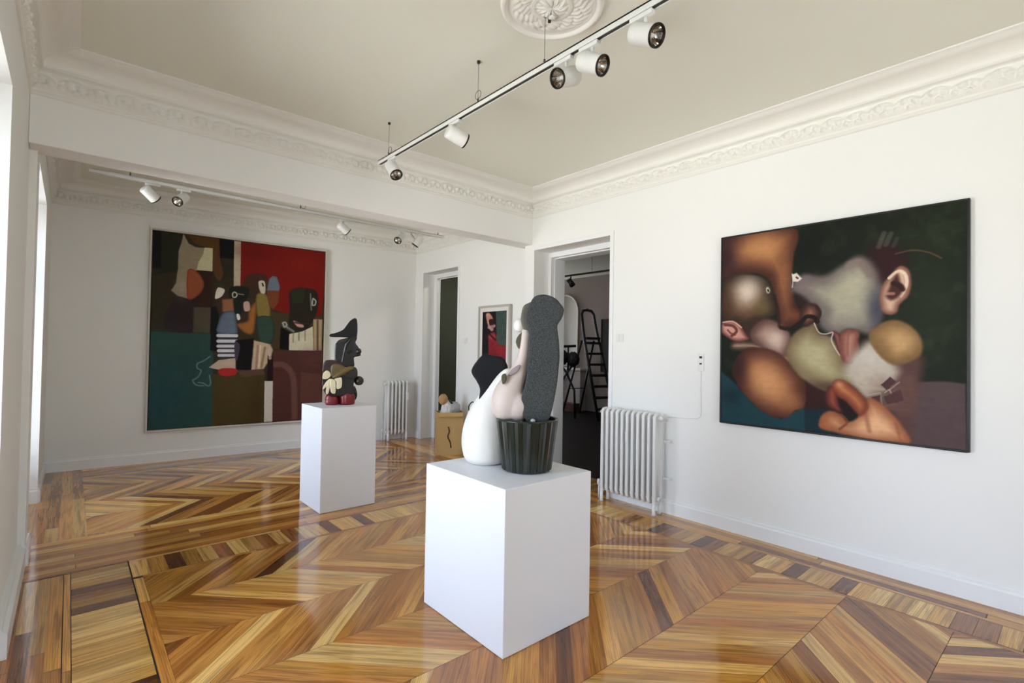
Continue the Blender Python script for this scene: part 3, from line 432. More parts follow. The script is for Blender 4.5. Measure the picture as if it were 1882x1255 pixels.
PAINT_L=[('bg', (52, 45, 28)), ('p', [(-0.8, -3.4), (31.2, -2.7), (30.4, 47.6), (0.3, 57.7)], (36, 37, 20), 3, None, 0, 0), ('p', [(-0.8, -3.4), (8.2, -3.0), (9.0, 47.2), (-0.3, 47.6)], (11, 11, 11), 1, None, 0, 0), ('p', [(33.1, -3.0), (72.8, -3.1), (74.6, 28.3), (78.8, 44.8), (75.2, 57.3), (66.8, 56.2), (64.2, 15.1), (45.3, 10.5)], (88, 58, 26), 2, None, 0, 0), ('p', [(72.8, -3.1), (91.2, -3.4), (91.0, 24.8), (73.9, 25.9)], (12, 13, 15), 1, None, 0, 0), ('p', [(73.9, 25.9), (91.2, 24.8), (91.5, 65.6), (73.3, 62.3), (78.8, 47.2)], (48, 41, 24), 2, None, 0, 0), ('p', [(36.2, 46.5), (66.4, 44.4), (66.9, 93.0), (44.9, 94.4), (33.2, 82.8), (52.9, 73.7)], (50, 29, 22), 2, None, 0, 0), ('p', [(23.4, 81.9), (41.0, 82.2), (45.3, 93.2), (45.3, 128.1), (21.7, 128.4), (13.9, 120.5), (13.1, 110.2), (17.1, 97.4), (21.7, 90.1)], (46, 32, 34), 2, None, 0, 1), ('p', [(31.6, -1.1), (37.8, 11.1), (45.4, 14.8), (55.6, 14.8), (55.7, 21.0), (49.9, 33.6), (47.8, 45.7), (37.6, 46.4), (38.1, 83.4), (27.3, 80.5), (20.0, 74.6), (25.0, 64.4), (26.8, 45.7), (26.9, 22.4), (29.9, 10.3)], (152, 137, 112), 2, None, 0, 0), ('b', 31.9, 70.8, 7.8, 13.9, (172, 163, 148), 0.5), ('p', [(55.6, 14.3), (65.2, 13.7), (65.5, 44.8), (47.7, 45.0), (49.1, 34.9), (54.7, 22.3)], (206, 197, 158), 1, None, 0, 0), ('p', [(37.6, 46.8), (48.2, 47.1), (56.2, 61.5), (51.9, 76.2), (38.5, 83.8)], (156, 82, 50), 1, (130, 62, 36), 8, 1), ('l', [(37.6, 46.8), (38.3, 83.4)], 1.2, (180, 60, 45), 0.6, 0.8), ('p', [(44.9, 93.9), (67.1, 93.0), (65.4, 128.4), (45.1, 128.6)], (82, 72, 56), 1, (66, 58, 46), 6, 0), ('p', [(65.9, 44.5), (71.0, 55.3), (74.0, 93.7), (66.6, 93.0)], (46, 38, 24), 2, None, 0, 0), ('p', [(64.6, 93.1), (74.3, 91.3), (75.3, 152.9), (65.5, 150.6)], (14, 11, 11), 1.5, None, 0, 0), ('p', [(-1.0, 127.8), (65.6, 129.1), (65.5, 151.8), (69.1, 154.2), (70.6, 253.7), (-0.6, 252.6)], (44, 74, 70), 1, None, 0, 0), ('b', 11.3, 209.3, 48.8, 68.2, (34, 76, 86), 0.5), ('b', 19.1, 140.9, 39.4, 18.4, (52, 80, 72), 0.5), ('p', [(68.7, 183.0), (133.0, 182.7), (133.2, 252.3), (69.7, 252.9)], (74, 60, 28), 1, None, 0, 0), ('b', 123.0, 226.5, 13.8, 50.2, (62, 44, 24), 0.5), ('p', [(90.6, -1.3), (99.4, -0.8), (99.6, 64.9), (91.3, 64.4)], (192, 178, 152), 1, None, 0, 0), ('p', [(98.9, -1.3), (215.3, -2.5), (212.7, 60.5), (209.7, 104.1), (172.5, 100.6), (133.7, 87.4), (99.7, 69.8)], (122, 19, 12), 1, None, 0, 0), ('b', 120.4, 12.6, 28.0, 12.6, (98, 12, 8), 0.6), ('b', 180.7, 20.7, 25.7, 13.2, (134, 28, 18), 0.6), ('b', 145.1, 73.8, 44.4, 15.4, (112, 20, 14), 0.6), ('p', [(133.8, 95.0), (210.9, 97.2), (209.8, 109.5), (165.6, 121.9), (158.4, 127.3), (154.0, 148.2), (121.2, 148.6)], (66, 54, 34), 5, None, 0, 0), ('p', [(107.6, 46.7), (132.7, 44.2), (136.9, 74.4), (134.0, 102.7), (111.4, 113.8), (101.6, 77.1)], (66, 40, 30), 8, None, 0, 1), ('p', [(67.4, 61.0), (75.2, 57.3), (81.8, 66.4), (119.2, 61.9), (122.5, 103.3), (102.7, 124.1), (93.9, 124.5), (74.1, 101.0)], (54, 42, 30), 6, None, 0, 1), ('p', [(67.4, 61.0), (77.4, 58.6), (81.8, 65.2), (69.6, 68.0)], (44, 52, 28), 2, None, 0, 0), ('p', [(69.5, 81.3), (71.3, 67.8), (75.4, 66.0), (80.6, 68.5), (77.4, 77.0)], (224, 216, 196), 1.2, None, 0, 1), ('p', [(86.1, 65.6), (110.2, 64.0), (104.1, 89.3), (99.0, 104.5), (91.1, 95.1)], (24, 30, 24), 3, None, 0, 1), ('l', [(90.1, 72.6), (92.7, 70.4), (95.6, 73.1), (94.2, 77.2), (90.7, 77.0), (90.1, 72.6)], 1.4, (196, 196, 180), 0.6, 1), ('l', [(96.0, 72.6), (103.8, 73.0)], 1.6, (150, 120, 90), 0.8, 0.9), ('p', [(77.5, 81.4), (91.2, 79.1), (92.9, 97.5), (78.3, 98.8)], (150, 98, 68), 2, (110, 66, 46), 6, 0), ('p', [(73.7, 127.6), (74.0, 113.1), (78.8, 100.7), (85.7, 96.7), (93.4, 98.7), (96.3, 114.5), (95.8, 128.8)], (98, 110, 128), 2, (74, 82, 96), 10, 1), ('p', [(73.7, 128.1), (96.4, 127.3), (96.1, 161.8), (75.6, 161.8)], (56, 56, 68), 1, None, 0, 0), ('l', [(74.2, 130.7), (96.3, 130.3)], 4.2, (216, 213, 216), 0.8, 1), ('l', [(74.4, 138.2), (96.4, 137.7)], 4.2, (216, 213, 216), 0.8, 1), ('l', [(74.5, 145.0), (96.4, 144.6)], 4.0, (216, 213, 216), 0.8, 1), ('l', [(75.3, 151.2), (96.3, 151.0)], 4.0, (216, 213, 216), 0.8, 1), ('l', [(75.9, 157.5), (96.2, 157.3)], 3.8, (210, 206, 210), 0.8, 1), ('p', [(64.4, 173.8), (75.6, 163.8), (95.9, 160.8), (96.4, 176.0), (78.0, 177.3)], (196, 172, 150), 2, None, 0, 0), ('p', [(75.5, 177.8), (81.1, 174.9), (97.3, 176.0), (97.0, 183.4), (86.7, 185.7), (77.3, 183.6)], (176, 44, 40), 2, None, 0, 1), ('p', [(95.3, 136.7), (118.1, 133.1), (117.4, 178.7), (97.3, 176.5)], (14, 7, 9), 2, None, 0, 0), ('p', [(94.3, 139.2), (101.0, 144.0), (98.1, 163.7), (95.2, 161.3)], (70, 60, 74), 3, None, 0, 1), ('p', [(95.9, 114.5), (107.2, 126.5), (117.3, 126.1), (120.2, 103.4), (120.8, 80.7), (110.9, 93.9), (109.0, 109.0)], (156, 98, 46), 3, (110, 66, 34), 10, 1), ('p', [(104.0, 84.4), (110.7, 82.7), (112.0, 93.8), (105.4, 95.5)], (200, 160, 150), 2.5, None, 0, 1), ('p', [(95.6, 101.0), (98.9, 100.8), (100.6, 106.9), (97.1, 108.3)], (230, 225, 220), 1.5, None, 0, 1), ('p', [(119.5, 73.2), (130.9, 68.5), (137.7, 82.0), (137.7, 102.5), (122.5, 103.8)], (132, 110, 56), 2, (96, 78, 38), 8, 1), ('p', [(122.0, 103.3), (139.9, 102.4), (144.2, 117.5), (143.0, 135.5), (135.4, 142.3), (126.0, 138.5), (121.7, 120.9)], (48, 68, 57), 2, (36, 52, 44), 8, 1), ('p', [(122.2, 53.3), (130.1, 52.6), (130.9, 68.5), (124.9, 67.7)], (206, 196, 176), 2, None, 0, 1), ('l', [(127.3, 55.4), (128.3, 58.6)], 2, (30, 25, 20), 1, 1), ('p', [(133.1, 65.0), (135.6, 47.7), (140.2, 42.9), (146.4, 44.1), (150.5, 56.6), (149.9, 64.6)], (108, 117, 128), 1.5, (84, 92, 104), 6, 0), ('p', [(133.1, 65.0), (149.9, 64.6), (148.9, 81.2), (142.0, 91.5), (136.4, 84.7)], (116, 60, 34), 1.5, None, 0, 0), ('p', [(115.6, 178.7), (118.2, 136.1), (139.6, 141.2), (143.3, 149.6), (140.0, 161.1), (131.5, 176.4)], (196, 172, 142), 4, None, 0, 0), ('l', [(123.4, 143.6), (121.9, 176.3)], 3, (150, 110, 90), 2.5, 0.7), ('l', [(132.7, 145.9), (128.7, 173.8)], 3, (120, 86, 66), 2.5, 0.6), ('l', [(126.8, 143.5), (125.2, 173.8)], 2, (226, 206, 176), 1.5, 0.8), ('p', [(97.4, 178.5), (131.0, 176.3), (133.5, 184.0), (104.2, 187.2)], (92, 66, 52), 4, None, 0, 0), ('p', [(163.4, 111.5), (164.4, 90.6), (165.4, 61.8), (191.7, 56.9), (203.5, 63.9), (204.1, 88.2), (193.0, 112.9), (183.0, 121.3), (168.0, 121.8)], (40, 34, 25), 4, None, 0, 1), ('p', [(165.4, 61.2), (186.1, 57.9), (183.3, 78.8), (168.3, 80.4)], (42, 48, 27), 2, None, 0, 0), ('l', [(197.2, 71.2), (201.2, 74.9), (200.0, 80.9), (196.1, 80.6), (197.2, 71.2)], 2, (190, 186, 176), 1, 0.9), ('l', [(193.2, 64.8), (195.0, 88.7)], 2, (120, 130, 130), 1.2, 0.8), ('l', [(155.5, 109.8), (159.2, 109.1), (161.0, 113.2), (157.6, 115.4), (155.5, 109.8)], 2.4, (170, 172, 168), 1, 0.9), ('l', [(161.0, 115.6), (170.5, 121.7)], 3, (150, 160, 170), 2, 0.7), ('p', [(170.1, 106.0), (182.7, 110.7), (184.1, 115.4), (175.3, 114.2)], (206, 150, 142), 3, None, 0, 1), ('l', [(172.7, 108.5), (190.4, 110.4)], 3, (50, 40, 35), 2, 0.8), ('p', [(152.8, 115.6), (165.6, 123.2), (165.2, 149.3), (152.1, 147.7)], (12, 10, 10), 1.5, None, 0, 0), ('p', [(164.7, 125.8), (183.0, 121.3), (197.6, 113.2), (199.5, 149.7), (164.7, 149.3)], (214, 204, 174), 2, None, 0, 0), ('l', [(170.5, 124.3), (170.3, 137.4)], 2, (120, 110, 90), 1.5, 0.6), ('l', [(178.0, 122.8), (178.2, 134.6)], 2, (100, 92, 74), 1.5, 0.6), ('l', [(186.7, 119.8), (187.1, 134.4)], 2, (120, 110, 90), 1.5, 0.6), ('p', [(197.9, 102.5), (211.5, 101.8), (211.5, 149.5), (199.0, 149.7)], (178, 156, 120), 2, (150, 128, 96), 6, 0), ('l', [(204.5, 104.3), (205.5, 148.8)], 3, (84, 66, 48), 1.5, 0.8), ('p', [(143.3, 149.6), (213.4, 149.5), (214.9, 252.9), (144.9, 251.1)], (80, 46, 40), 1, None, 0, 0), ('b', 199.3, 163.6, 21.0, 16.1, (96, 56, 50), 0.6), ('p', [(182.3, 181.6), (211.8, 185.2), (212.8, 231.1), (182.3, 226.9)], (95, 58, 50), 3, None, 0, 0), ('l', [(143.8, 170.3), (156.9, 170.4), (167.3, 179.3), (172.7, 197.7), (174.9, 250.1)], 8, (112, 76, 66), 4, 0.8), ('p', [(136.4, 157.3), (144.0, 158.5), (144.1, 193.3), (136.5, 193.2)], (34, 18, 19), 1.5, None, 0, 0), ('l', [(138.6, 149.7), (139.6, 161.1)], 4, (206, 186, 170), 2, 0.8), ('p', [(133.3, 193.6), (144.1, 193.9), (144.7, 253.1), (133.7, 252.8)], (208, 198, 184), 1, None, 0, 0), ('l', [(65.5, 159.0), (58.0, 165.0), (51.4, 168.5), (51.2, 174.4), (55.7, 178.0), (53.0, 185.1), (49.5, 188.6), (46.5, 190.8), (50.7, 196.8), (58.8, 198.0)], 1.5, (112, 144, 148), 1, 0.8), ('l', [(53.2, 193.4), (58.7, 194.7), (63.9, 198.4), (66.9, 194.9), (65.2, 184.1)], 1.5, (112, 144, 148), 1, 0.8), ('noise', (100, 80, 60), 0.06, 14), ('fine', 0.025, 4)]
PAINT_S=[('bg', (22, 20, 24)), ('p', [(29.4, -1.2), (56.5, 0.1), (58.1, 60.7), (33.3, 54.7)], (62, 78, 72), 3, None, 0, 0), ('p', [(13.6, 30.9), (27.5, 28.9), (35.4, 46.1), (57.7, 48.2), (59.5, 116.7), (16.1, 120.3)], (132, 34, 44), 3, None, 0, 0), ('p', [(7.5, 3.2), (16.4, 2.5), (25.3, 13.7), (24.0, 26.7), (15.2, 24.3), (9.6, 13.2)], (196, 140, 120), 4, None, 0, 1), ('p', [(14.8, 11.2), (27.0, 11.6), (27.3, 22.4), (17.6, 21.1)], (44, 20, 24), 3, None, 0, 1), ('l', [(13.4, 22.1), (27.2, 20.3)], 4, (190, 150, 150), 2, 0.8), ('b', 22.5, 35.3, 10.2, 4.4, (180, 90, 100), 0.7), ('b', 38.3, 54.7, 13.2, 8.5, (160, 40, 46), 0.6), ('l', [(15.4, 30.9), (29.5, 39.7)], 3, (40, 16, 20), 2, 0.8), ('b', 28.6, 69.8, 16.7, 15.1, (96, 24, 34), 0.7), ('fine', 0.06, 3)]
# ================================================================ PAINTINGS (brushwork computed on a fine canvas mesh, coordinates in cm from the top left)
def smooth_closed(pts, k=5):
    return [(v.x, v.y) for v in catmull([(x, y, 0) for x, y in pts], k, True)]
def sdist(X, Y, pts):
    """signed distance (positive inside) to a polygon"""
    n = len(pts); D = np.full(X.shape, 1e9); ins = np.zeros(X.shape, bool)
    for i in range(n):
        x0, y0 = pts[i-1]; x1, y1 = pts[i]; dx, dy = x1-x0, y1-y0; L = dx*dx+dy*dy+1e-12
        t = np.clip(((X-x0)*dx+(Y-y0)*dy)/L, 0, 1); D = np.minimum(D, (X-x0-t*dx)**2+(Y-y0-t*dy)**2)
        c = (y0 > Y) != (y1 > Y)
        if abs(dy) > 1e-9: ins ^= c & (X < dx*(Y-y0)/dy+x0)
    D = np.sqrt(D); return np.where(ins, D, -D)
def vnoise(X, Y, sc, rng, octs=4):
    out = np.zeros(X.shape); a = 1.0; tot = 0
    for o in range(octs):
        g = rng.random((260, 260)); x = X/sc*(2**o); y = Y/sc*(2**o); xi = np.floor(x).astype(int); yi = np.floor(y).astype(int); fx = x-xi; fy = y-yi
        fx = fx*fx*(3-2*fx); fy = fy*fy*(3-2*fy); xi %= 259; yi %= 259
        v = (g[yi, xi]*(1-fx)+g[yi, xi+1]*fx)*(1-fy)+(g[yi+1, xi]*(1-fx)+g[yi+1, xi+1]*fx)*fy
        out += a*v; tot += a; a *= .55
    return out/tot
def sstep(a, b, x):
    t = np.clip((x-a)/(b-a), 0, 1); return t*t*(3-2*t)
def paint(wcm, hcm, res, shapes, seed):
    nx = int(wcm/res); ny = int(hcm/res); X, Y = np.meshgrid(np.linspace(0, wcm, nx+1), np.linspace(0, hcm, ny+1)); rng = np.random.default_rng(seed)
    C = np.zeros(X.shape+(3,)); mask = np.ones(X.shape)
    wob = (vnoise(X, Y, 6, rng)-.5); wob2 = (vnoise(X, Y, 5, rng)-.5)
    for s in shapes:
        k = s[0]
        if k == 'bg': C[:] = s[1]
        elif k == 'noise':
            n = vnoise(X, Y, s[3], rng); a = (np.clip((n-.5)*3, 0, 1)*s[2])[..., None]; C = C*(1-a)+np.array(s[1])*a
        elif k == 'fine':
            n = vnoise(X, Y, s[2], rng, 5)-.5; n2 = vnoise(X*.35+Y*.2, Y*3, 4, rng, 3)-.5; C = C*(1+s[1]*4*n+s[1]*1.6*n2)[..., None]
        elif k == 'p':
            pts = smooth_closed(s[1]) if s[6] else s[1]; sf = max(.2, s[3]*.32)
            m_ = max(6, sf*3)
            d = sdist(X+wob*.6, Y+wob2*.6, pts); mask = sstep(-sf, sf, d); col = np.array(s[2], float)[None, None, :]*np.ones(X.shape+(1,))
            if s[4]:
                t = sstep(0, s[5]*.36, d)[..., None]; col = np.array(s[4], float)*(1-t)+col*t
            a = mask[..., None]; C = C*(1-a)+col*a
        elif k in 'bc':
            g = np.exp(-1.3*(((X-s[1])/s[3])**2+((Y-s[2])/s[4])**2))*s[6]
            if k == 'c': g = g*mask
            a = g[..., None]; C = C*(1-a)+np.array(s[5], float)*a
        elif k == 'l':
            pts = s[1]; D = np.full(X.shape, 1e9)
            if len(pts) > 2:
                v = catmull([(x, y, 0) for x, y in pts], 4, False); pts = [(q.x, q.y) for q in v]
            for i in range(1, len(pts)):
                x0, y0 = pts[i-1]; x1, y1 = pts[i]; dx, dy = x1-x0, y1-y0; L = dx*dx+dy*dy+1e-12; t = np.clip(((X-x0)*dx+(Y-y0)*dy)/L, 0, 1); D = np.minimum(D, (X-x0-t*dx)**2+(Y-y0-t*dy)**2)
            D = np.sqrt(D); w = s[2]*.5; a = ((1-sstep(w-s[4]*.4, w+s[4]*.4+.05, D))*s[5])[..., None]; C = C*(1-a)+np.array(s[3], float)*a
    return np.clip(C, 0, 255)/255, nx, ny
def canvas(name, parent, C, nx, ny, wcm, hcm, thick, m):
    """stretched canvas lying in local x (right) / z (up) facing -y, origin at its top left corner"""
    xs = np.linspace(0, wcm/100, nx+1); zs = -np.linspace(0, hcm/100, ny+1); X, Z = np.meshgrid(xs, zs)
    co = np.stack([X, np.zeros_like(X), Z], -1).reshape(-1, 3); n0 = len(co)
    i = np.arange(nx)[None, :]+np.arange(ny)[:, None]*(nx+1); q = np.stack([i+nx+1, i+nx+2, i+1, i], -1).reshape(-1, 4)
    W_, H_ = wcm/100, hcm/100
    back = [(0,0,0),(W_,0,0),(W_,0,-H_),(0,0,-H_),(0,thick,0),(W_,thick,0),(W_,thick,-H_),(0,thick,-H_)]
    bq = np.array([(0,1,5,4),(1,2,6,5),(2,3,7,6),(3,0,4,7),(4,5,6,7)])+n0
    me = bpy.data.meshes.new(name); co = np.vstack([co, np.array(back)]); fs = np.vstack([q, bq])
    me.vertices.add(len(co)); me.vertices.foreach_set('co', co.ravel()); me.loops.add(len(fs)*4); me.loops.foreach_set('vertex_index', fs.ravel())
    me.polygons.add(len(fs)); me.polygons.foreach_set('loop_start', np.arange(len(fs))*4); me.polygons.foreach_set('loop_total', np.full(len(fs), 4)); me.update(calc_edges=True)
    lin = np.where(C <= .04045, C/12.92, ((C+.055)/1.055)**2.4).reshape(-1, 3); col = np.ones((len(co), 4)); col[:n0, :3] = lin; col[n0:, :3] = .55
    a = me.color_attributes.new('paint', 'FLOAT_COLOR', 'POINT'); a.data.foreach_set('color', col.ravel()); me.materials.append(m)
    o = bpy.data.objects.new(name, me); COL.objects.link(o); o.parent = parent; return o
pm = bpy.data.materials.new('oil_paint_on_canvas'); pm.use_nodes = True; nt = pm.node_tree; b = nt.nodes['Principled BSDF']
vc = nt.nodes.new('ShaderNodeVertexColor'); vc.layer_name = 'paint'; nt.links.new(vc.outputs[0], b.inputs['Base Color']); b.inputs['Roughness'].default_value = .55; b.inputs['Specular IOR Level'].default_value = .16
tcx = nt.nodes.new('ShaderNodeTexCoord'); nn = nt.nodes.new('ShaderNodeTexNoise'); nn.inputs['Scale'].default_value = 90; nt.links.new(tcx.outputs['Object'], nn.inputs['Vector'])
bpp = nt.nodes.new('ShaderNodeBump'); bpp.inputs['Strength'].default_value = .12; bpp.inputs['Distance'].default_value = .002; nt.links.new(nn.outputs['Fac'], bpp.inputs['Height']); nt.links.new(bpp.outputs[0], b.inputs['Normal'])
def frame(parent, w, h, fw, fd, back, m, gap=0, name='frame'):
    """frame round a w x h opening whose top left inner corner is the local origin; from y=-fd (front) to y=back"""
    f = MB(); a = gap
    f.box(-a-fw, -a, -fd, back, -h-a-fw, a+fw).box(w+a, w+a+fw, -fd, back, -h-a-fw, a+fw).box(-a, w+a, -fd, back, a, a+fw).box(-a, w+a, -fd, back, -h-a-fw, -h-a)
    return f.build(name, m, parent, mods=(('bevel', .002, 2),))
blackf = mat('black_frame_lacquer', (14, 13, 13), rough=.35)
palef = mat('pale_wood_frame', (206, 198, 184), rough=.5, noise=.06, nscale=12)
greyf = mat('warm_grey_wood_frame', (186, 180, 170), rough=.5, noise=.05, nscale=12)
# the kiss painting on the right wall: local x runs towards -y of the room
t = thing('painting', 'large wide painting of overlapping kissing faces with an ear and a hand, thin black frame', 'painting', (XR-.042, 2.098, 2.485), -PI/2)
C_, nx, ny = paint(157.8, 156, .3, PAINT_R, 3); canvas('canvas', t, C_, nx, ny, 157.8, 156, .036, pm)
frame(t, 1.578, 1.56, .012, .004, .041, blackf)
# abstract canvas on the back wall
ang = -math.atan2(YK0-YK1, XR2-XL)
t = thing('painting', 'tall abstract painting in red, teal and brown with striped figure, thin pale frame', 'painting', (.765, kback(.765)-.052, 2.94), ang)
C_, nx, ny = paint(213, 251.5, .42, PAINT_L, 5); canvas('canvas', t, C_, nx, ny, 213, 251.5, .04, pm)
MB().box(-.012, 2.142, .030, .048, -2.527, .012).build('backing_board', mat('black_backing', (16, 15, 14), rough=.6), t)
frame(t, 2.13, 2.515, .022, .004, .050, palef, gap=.012)
# small framed picture between the two doorways
t = thing('painting', 'small upright dark red picture in a white frame between the two doorways', 'painting', (XR2-.028, 5.722, 2.035), -PI/2)
C_, nx, ny = paint(53, 84, .5, PAINT_S, 8); canvas('canvas', t, C_, nx, ny, 53, 84, .02, pm)
frame(t, .53, .84, .055, .004, .022, mat('white_mount_frame', (230, 226, 220), rough=.4), name='inner_frame')
f = MB(); f.box(-.082, -.055, -.02, .026, -.922, .082).box(.585, .612, -.02, .026, -.922, .082).box(-.055, .585, -.02, .026, .055, .082).box(-.055, .585, -.02, .026, -.922, -.895)
f.build('frame', greyf, t, mods=(('bevel', .003, 2),))
# ================================================================ PLINTHS AND SCULPTURES
plm = mat('white_plinth_paint', (238, 238, 240), rough=.42, spec=.35, noise=.008)
def plinth(label, x0, x1, y0, y1, h):
    t = thing('plinth', label, 'plinth', ((x0+x1)/2, (y0+y1)/2, 0), 0, 'white display plinths')
    a, b_ = (x1-x0)/2, (y1-y0)/2
    MB().box(-a, a, -b_, b_, .002, h).build('body', plm, t, mods=(('bevel', .003, 2),))
plinth('nearer white box plinth under the bucket and grey sculpture', 1.615, 2.255, 1.885, 2.61, .82)
plinth('farther taller white box plinth under the dark hatted figure sculpture', 1.725, 2.255, 4.57, 5.10, .945)

whiteclay = mat('matte_white_clay', (226, 222, 214), rough=.6, noise=.03, nscale=9, bump=.15, bscale=40)
pinkclay = mat('pale_pinkish_beige_clay', (206, 190, 180), rough=.5, noise=.06, nscale=7, bump=.1, bscale=30)
knit = bpy.data.materials.new('grey_ribbed_knit'); knit.use_nodes = True; nt = knit.node_tree; b = nt.nodes['Principled BSDF']
tk = nt.nodes.new('ShaderNodeTexCoord'); mpk = nt.nodes.new('ShaderNodeMapping'); mpk.inputs['Scale'].default_value = (120, 120, 260); nt.links.new(tk.outputs['Object'], mpk.inputs[0])
vk = nt.nodes.new('ShaderNodeTexVoronoi'); vk.inputs['Scale'].default_value = 1.0; nt.links.new(mpk.outputs[0], vk.inputs['Vector'])
rk = nt.nodes.new('ShaderNodeValToRGB'); rk.color_ramp.elements[0].color = (*srgb((90, 94, 93)), 1); rk.color_ramp.elements[1].color = (*srgb((44, 48, 48)), 1); rk.color_ramp.elements[1].position = .62; nt.links.new(vk.outputs['Distance'], rk.inputs[0])
nt.links.new(rk.outputs[0], b.inputs['Base Color']); b.inputs['Roughness'].default_value = .8
bk = nt.nodes.new('ShaderNodeBump'); bk.invert = True; bk.inputs['Strength'].default_value = .6; bk.inputs['Distance'].default_value = .004; nt.links.new(vk.outputs['Distance'], bk.inputs['Height']); nt.links.new(bk.outputs[0], b.inputs['Normal'])
blackclay = mat('matte_black_clay', (12, 12, 17), rough=.7, spec=.3, noise=.2, nscale=30, bump=.4, bscale=60)
greenm = mat('dark_green_painted_slats', (13, 24, 13), rough=.3, spec=.5, noise=.25, nscale=9, coat=.3)
olivem = mat('dark_olive_clay', (78, 76, 52), rough=.5, noise=.35, nscale=25)
sedge = mat('brownish_grey_clay', (96, 90, 80), rough=.75, noise=.15, nscale=25, bump=.3, bscale=60)
A1 = math.radians(42.6)
S1 = thing('sculpture', 'tall grey slab sculpture in a dark green bucket beside a white pear shape', 'sculpture', (1.99, 2.14, .8225), -A1)
# local frame: x to the right of the view, y away from the camera, z up
def slab(pts, y, th, closed=True, k=5):
    o = catmull([(a, z, 0) for a, z in pts], k, closed); mb = MB()
    mb.prism([(v.x, v.y) for v in o], lambda p: (p[0], y-th/2, p[1]), lambda p: (p[0], y+th/2, p[1])); return mb
def soft(mb, name, m, parent, vox, it, **kw): return mb.build(name, m, parent, mods=(('remesh', vox), ('smooth', it)), **kw)
# bucket of vertical slats, wider at the top
bk_, nb = MB(), 22
for i in range(nb):
    w0 = 2*PI*i/nb; w1 = 2*PI*(i+.93)/nb; wm = (w0+w1)/2; vs = []
    for r, z in ((.136, .004), (.172, .285)):
        for w, e in ((w0, 0), (wm, .006), (w1, 0)):
            vs.append(((r+e)*math.cos(w), (r+e)*math.sin(w), z))
        for w in (w1, wm, w0): vs.append(((r-.012)*math.cos(w), (r-.012)*math.sin(w), z))
    bk_.add(vs, [(5,4,3,2,1,0), (6,7,8,9,10,11)]+[(j, (j+1) % 6, 6+(j+1) % 6, 6+j) for j in range(6)])
bk_.lathe([(.001, .006), (.130, .006), (.166, .27), (.160, .27), (.001, .262)], n=44)
bk_.build('bucket', greenm, S1, fix=True)
rim = MB(); rim.tube([(.172*math.cos(w), .172*math.sin(w), .286) for w in [2*PI*i/48 for i in range(48)]], .006, 8, closed=True); rim.build('bucket_rim', greenm, S1)
# white pear with a neck bending to the right
W1 = [Vector((a, .05, max(z, .0))) for a, z in SIL['white_spine']]
wp = [Vector((-.245, .16, .0)), Vector((-.245, .16, .03)), Vector((-.243, .16, .10)), Vector((-.238, .16, .18)), Vector((-.228, .155, .26)), Vector((-.212, .14, .34)), Vector((-.188, .12, .41)), Vector((-.165, .10, .47)), Vector((-.138, .08, .52)), Vector((-.112, .06, .545)), Vector((-.095, .05, .55))]
wr_ = [.105, .133, .152, .153, .138, .110, .078, .052, .036, .028, .010]
P_ = catmull(wp, 5, False); R_ = [v.x for v in catmull([(r, 0, 0) for r in wr_], 5, False)]
mb = MB(); mb.tube(P_, R_, 32, up=(0, 1, 0)); mb.build('pear_body', whiteclay, S1)
# pinkish limb with two rounded lobes, leaning on the slab
mb = MB()
P_ = catmull([(-.105, .0, .285), (-.118, .0, .35), (-.112, .0, .42), (-.085, .0, .49), (-.052, .0, .56), (-.030, .0, .64), (-.020, .0, .72), (-.014, .0, .79), (-.014, 0, .81)], 5, False)
R_ = [v.x for v in catmull([(r, 0, 0) for r in (.060, .088, .088, .070, .050, .034, .030, .028, .012)], 5, False)]
mb.tube(P_, R_, 24); mb.ellipsoid((-.132, .0, .375), (.074, .070, .100)); mb.ellipsoid((-.055, -.02, .36), (.075, .07, .09)); mb.ellipsoid((-.098, .0, .452), (.064, .056, .075), rot=Matrix.Rotation(math.radians(35), 3, 'Y'))
soft(mb, 'beige_limb', pinkclay, S1, .007, 16)
soft(slab(SIL['knit'], -.03, .10), 'textured_slab', knit, S1, .007, 5)
soft(slab([(a-.030+(.012 if a > .05 else 0), z-.006) for a, z in SIL['knit'] if a < .10 or z > .9][-12:]+[(.06, .93), (.05, .6)], .012, .07), 'slab_back', sedge, S1, .008, 5)
soft(slab([(a, z) for a, z in SIL['black']], .12, .075), 'black_form', blackclay, S1, .007, 8)
MB().ellipsoid((-.052, .02, .822), (.036, .036, .040)).build('ball', whiteclay, S1)
soft(slab(SIL['leaf'], .0, .028), 'olive_leaf', olivem, S1, .004, 4)
soft(slab([(a+.004, z) for a, z in SIL['nub']], -.035, .06), 'nub', mat('mauve_grey_clay', (150, 138, 138), rough=.5, noise=.1, nscale=20), S1, .005, 5)
soft(slab([(a+.0, z) for a, z in SIL['olive']], -.07, .03), 'olive_wedge', olivem, S1, .004, 3)
MB().ellipsoid((.03, -.09, .287), (.014, .012, .012)).build('knob', mat('bright_clay_knob', (190, 195, 190), rough=.3), S1)

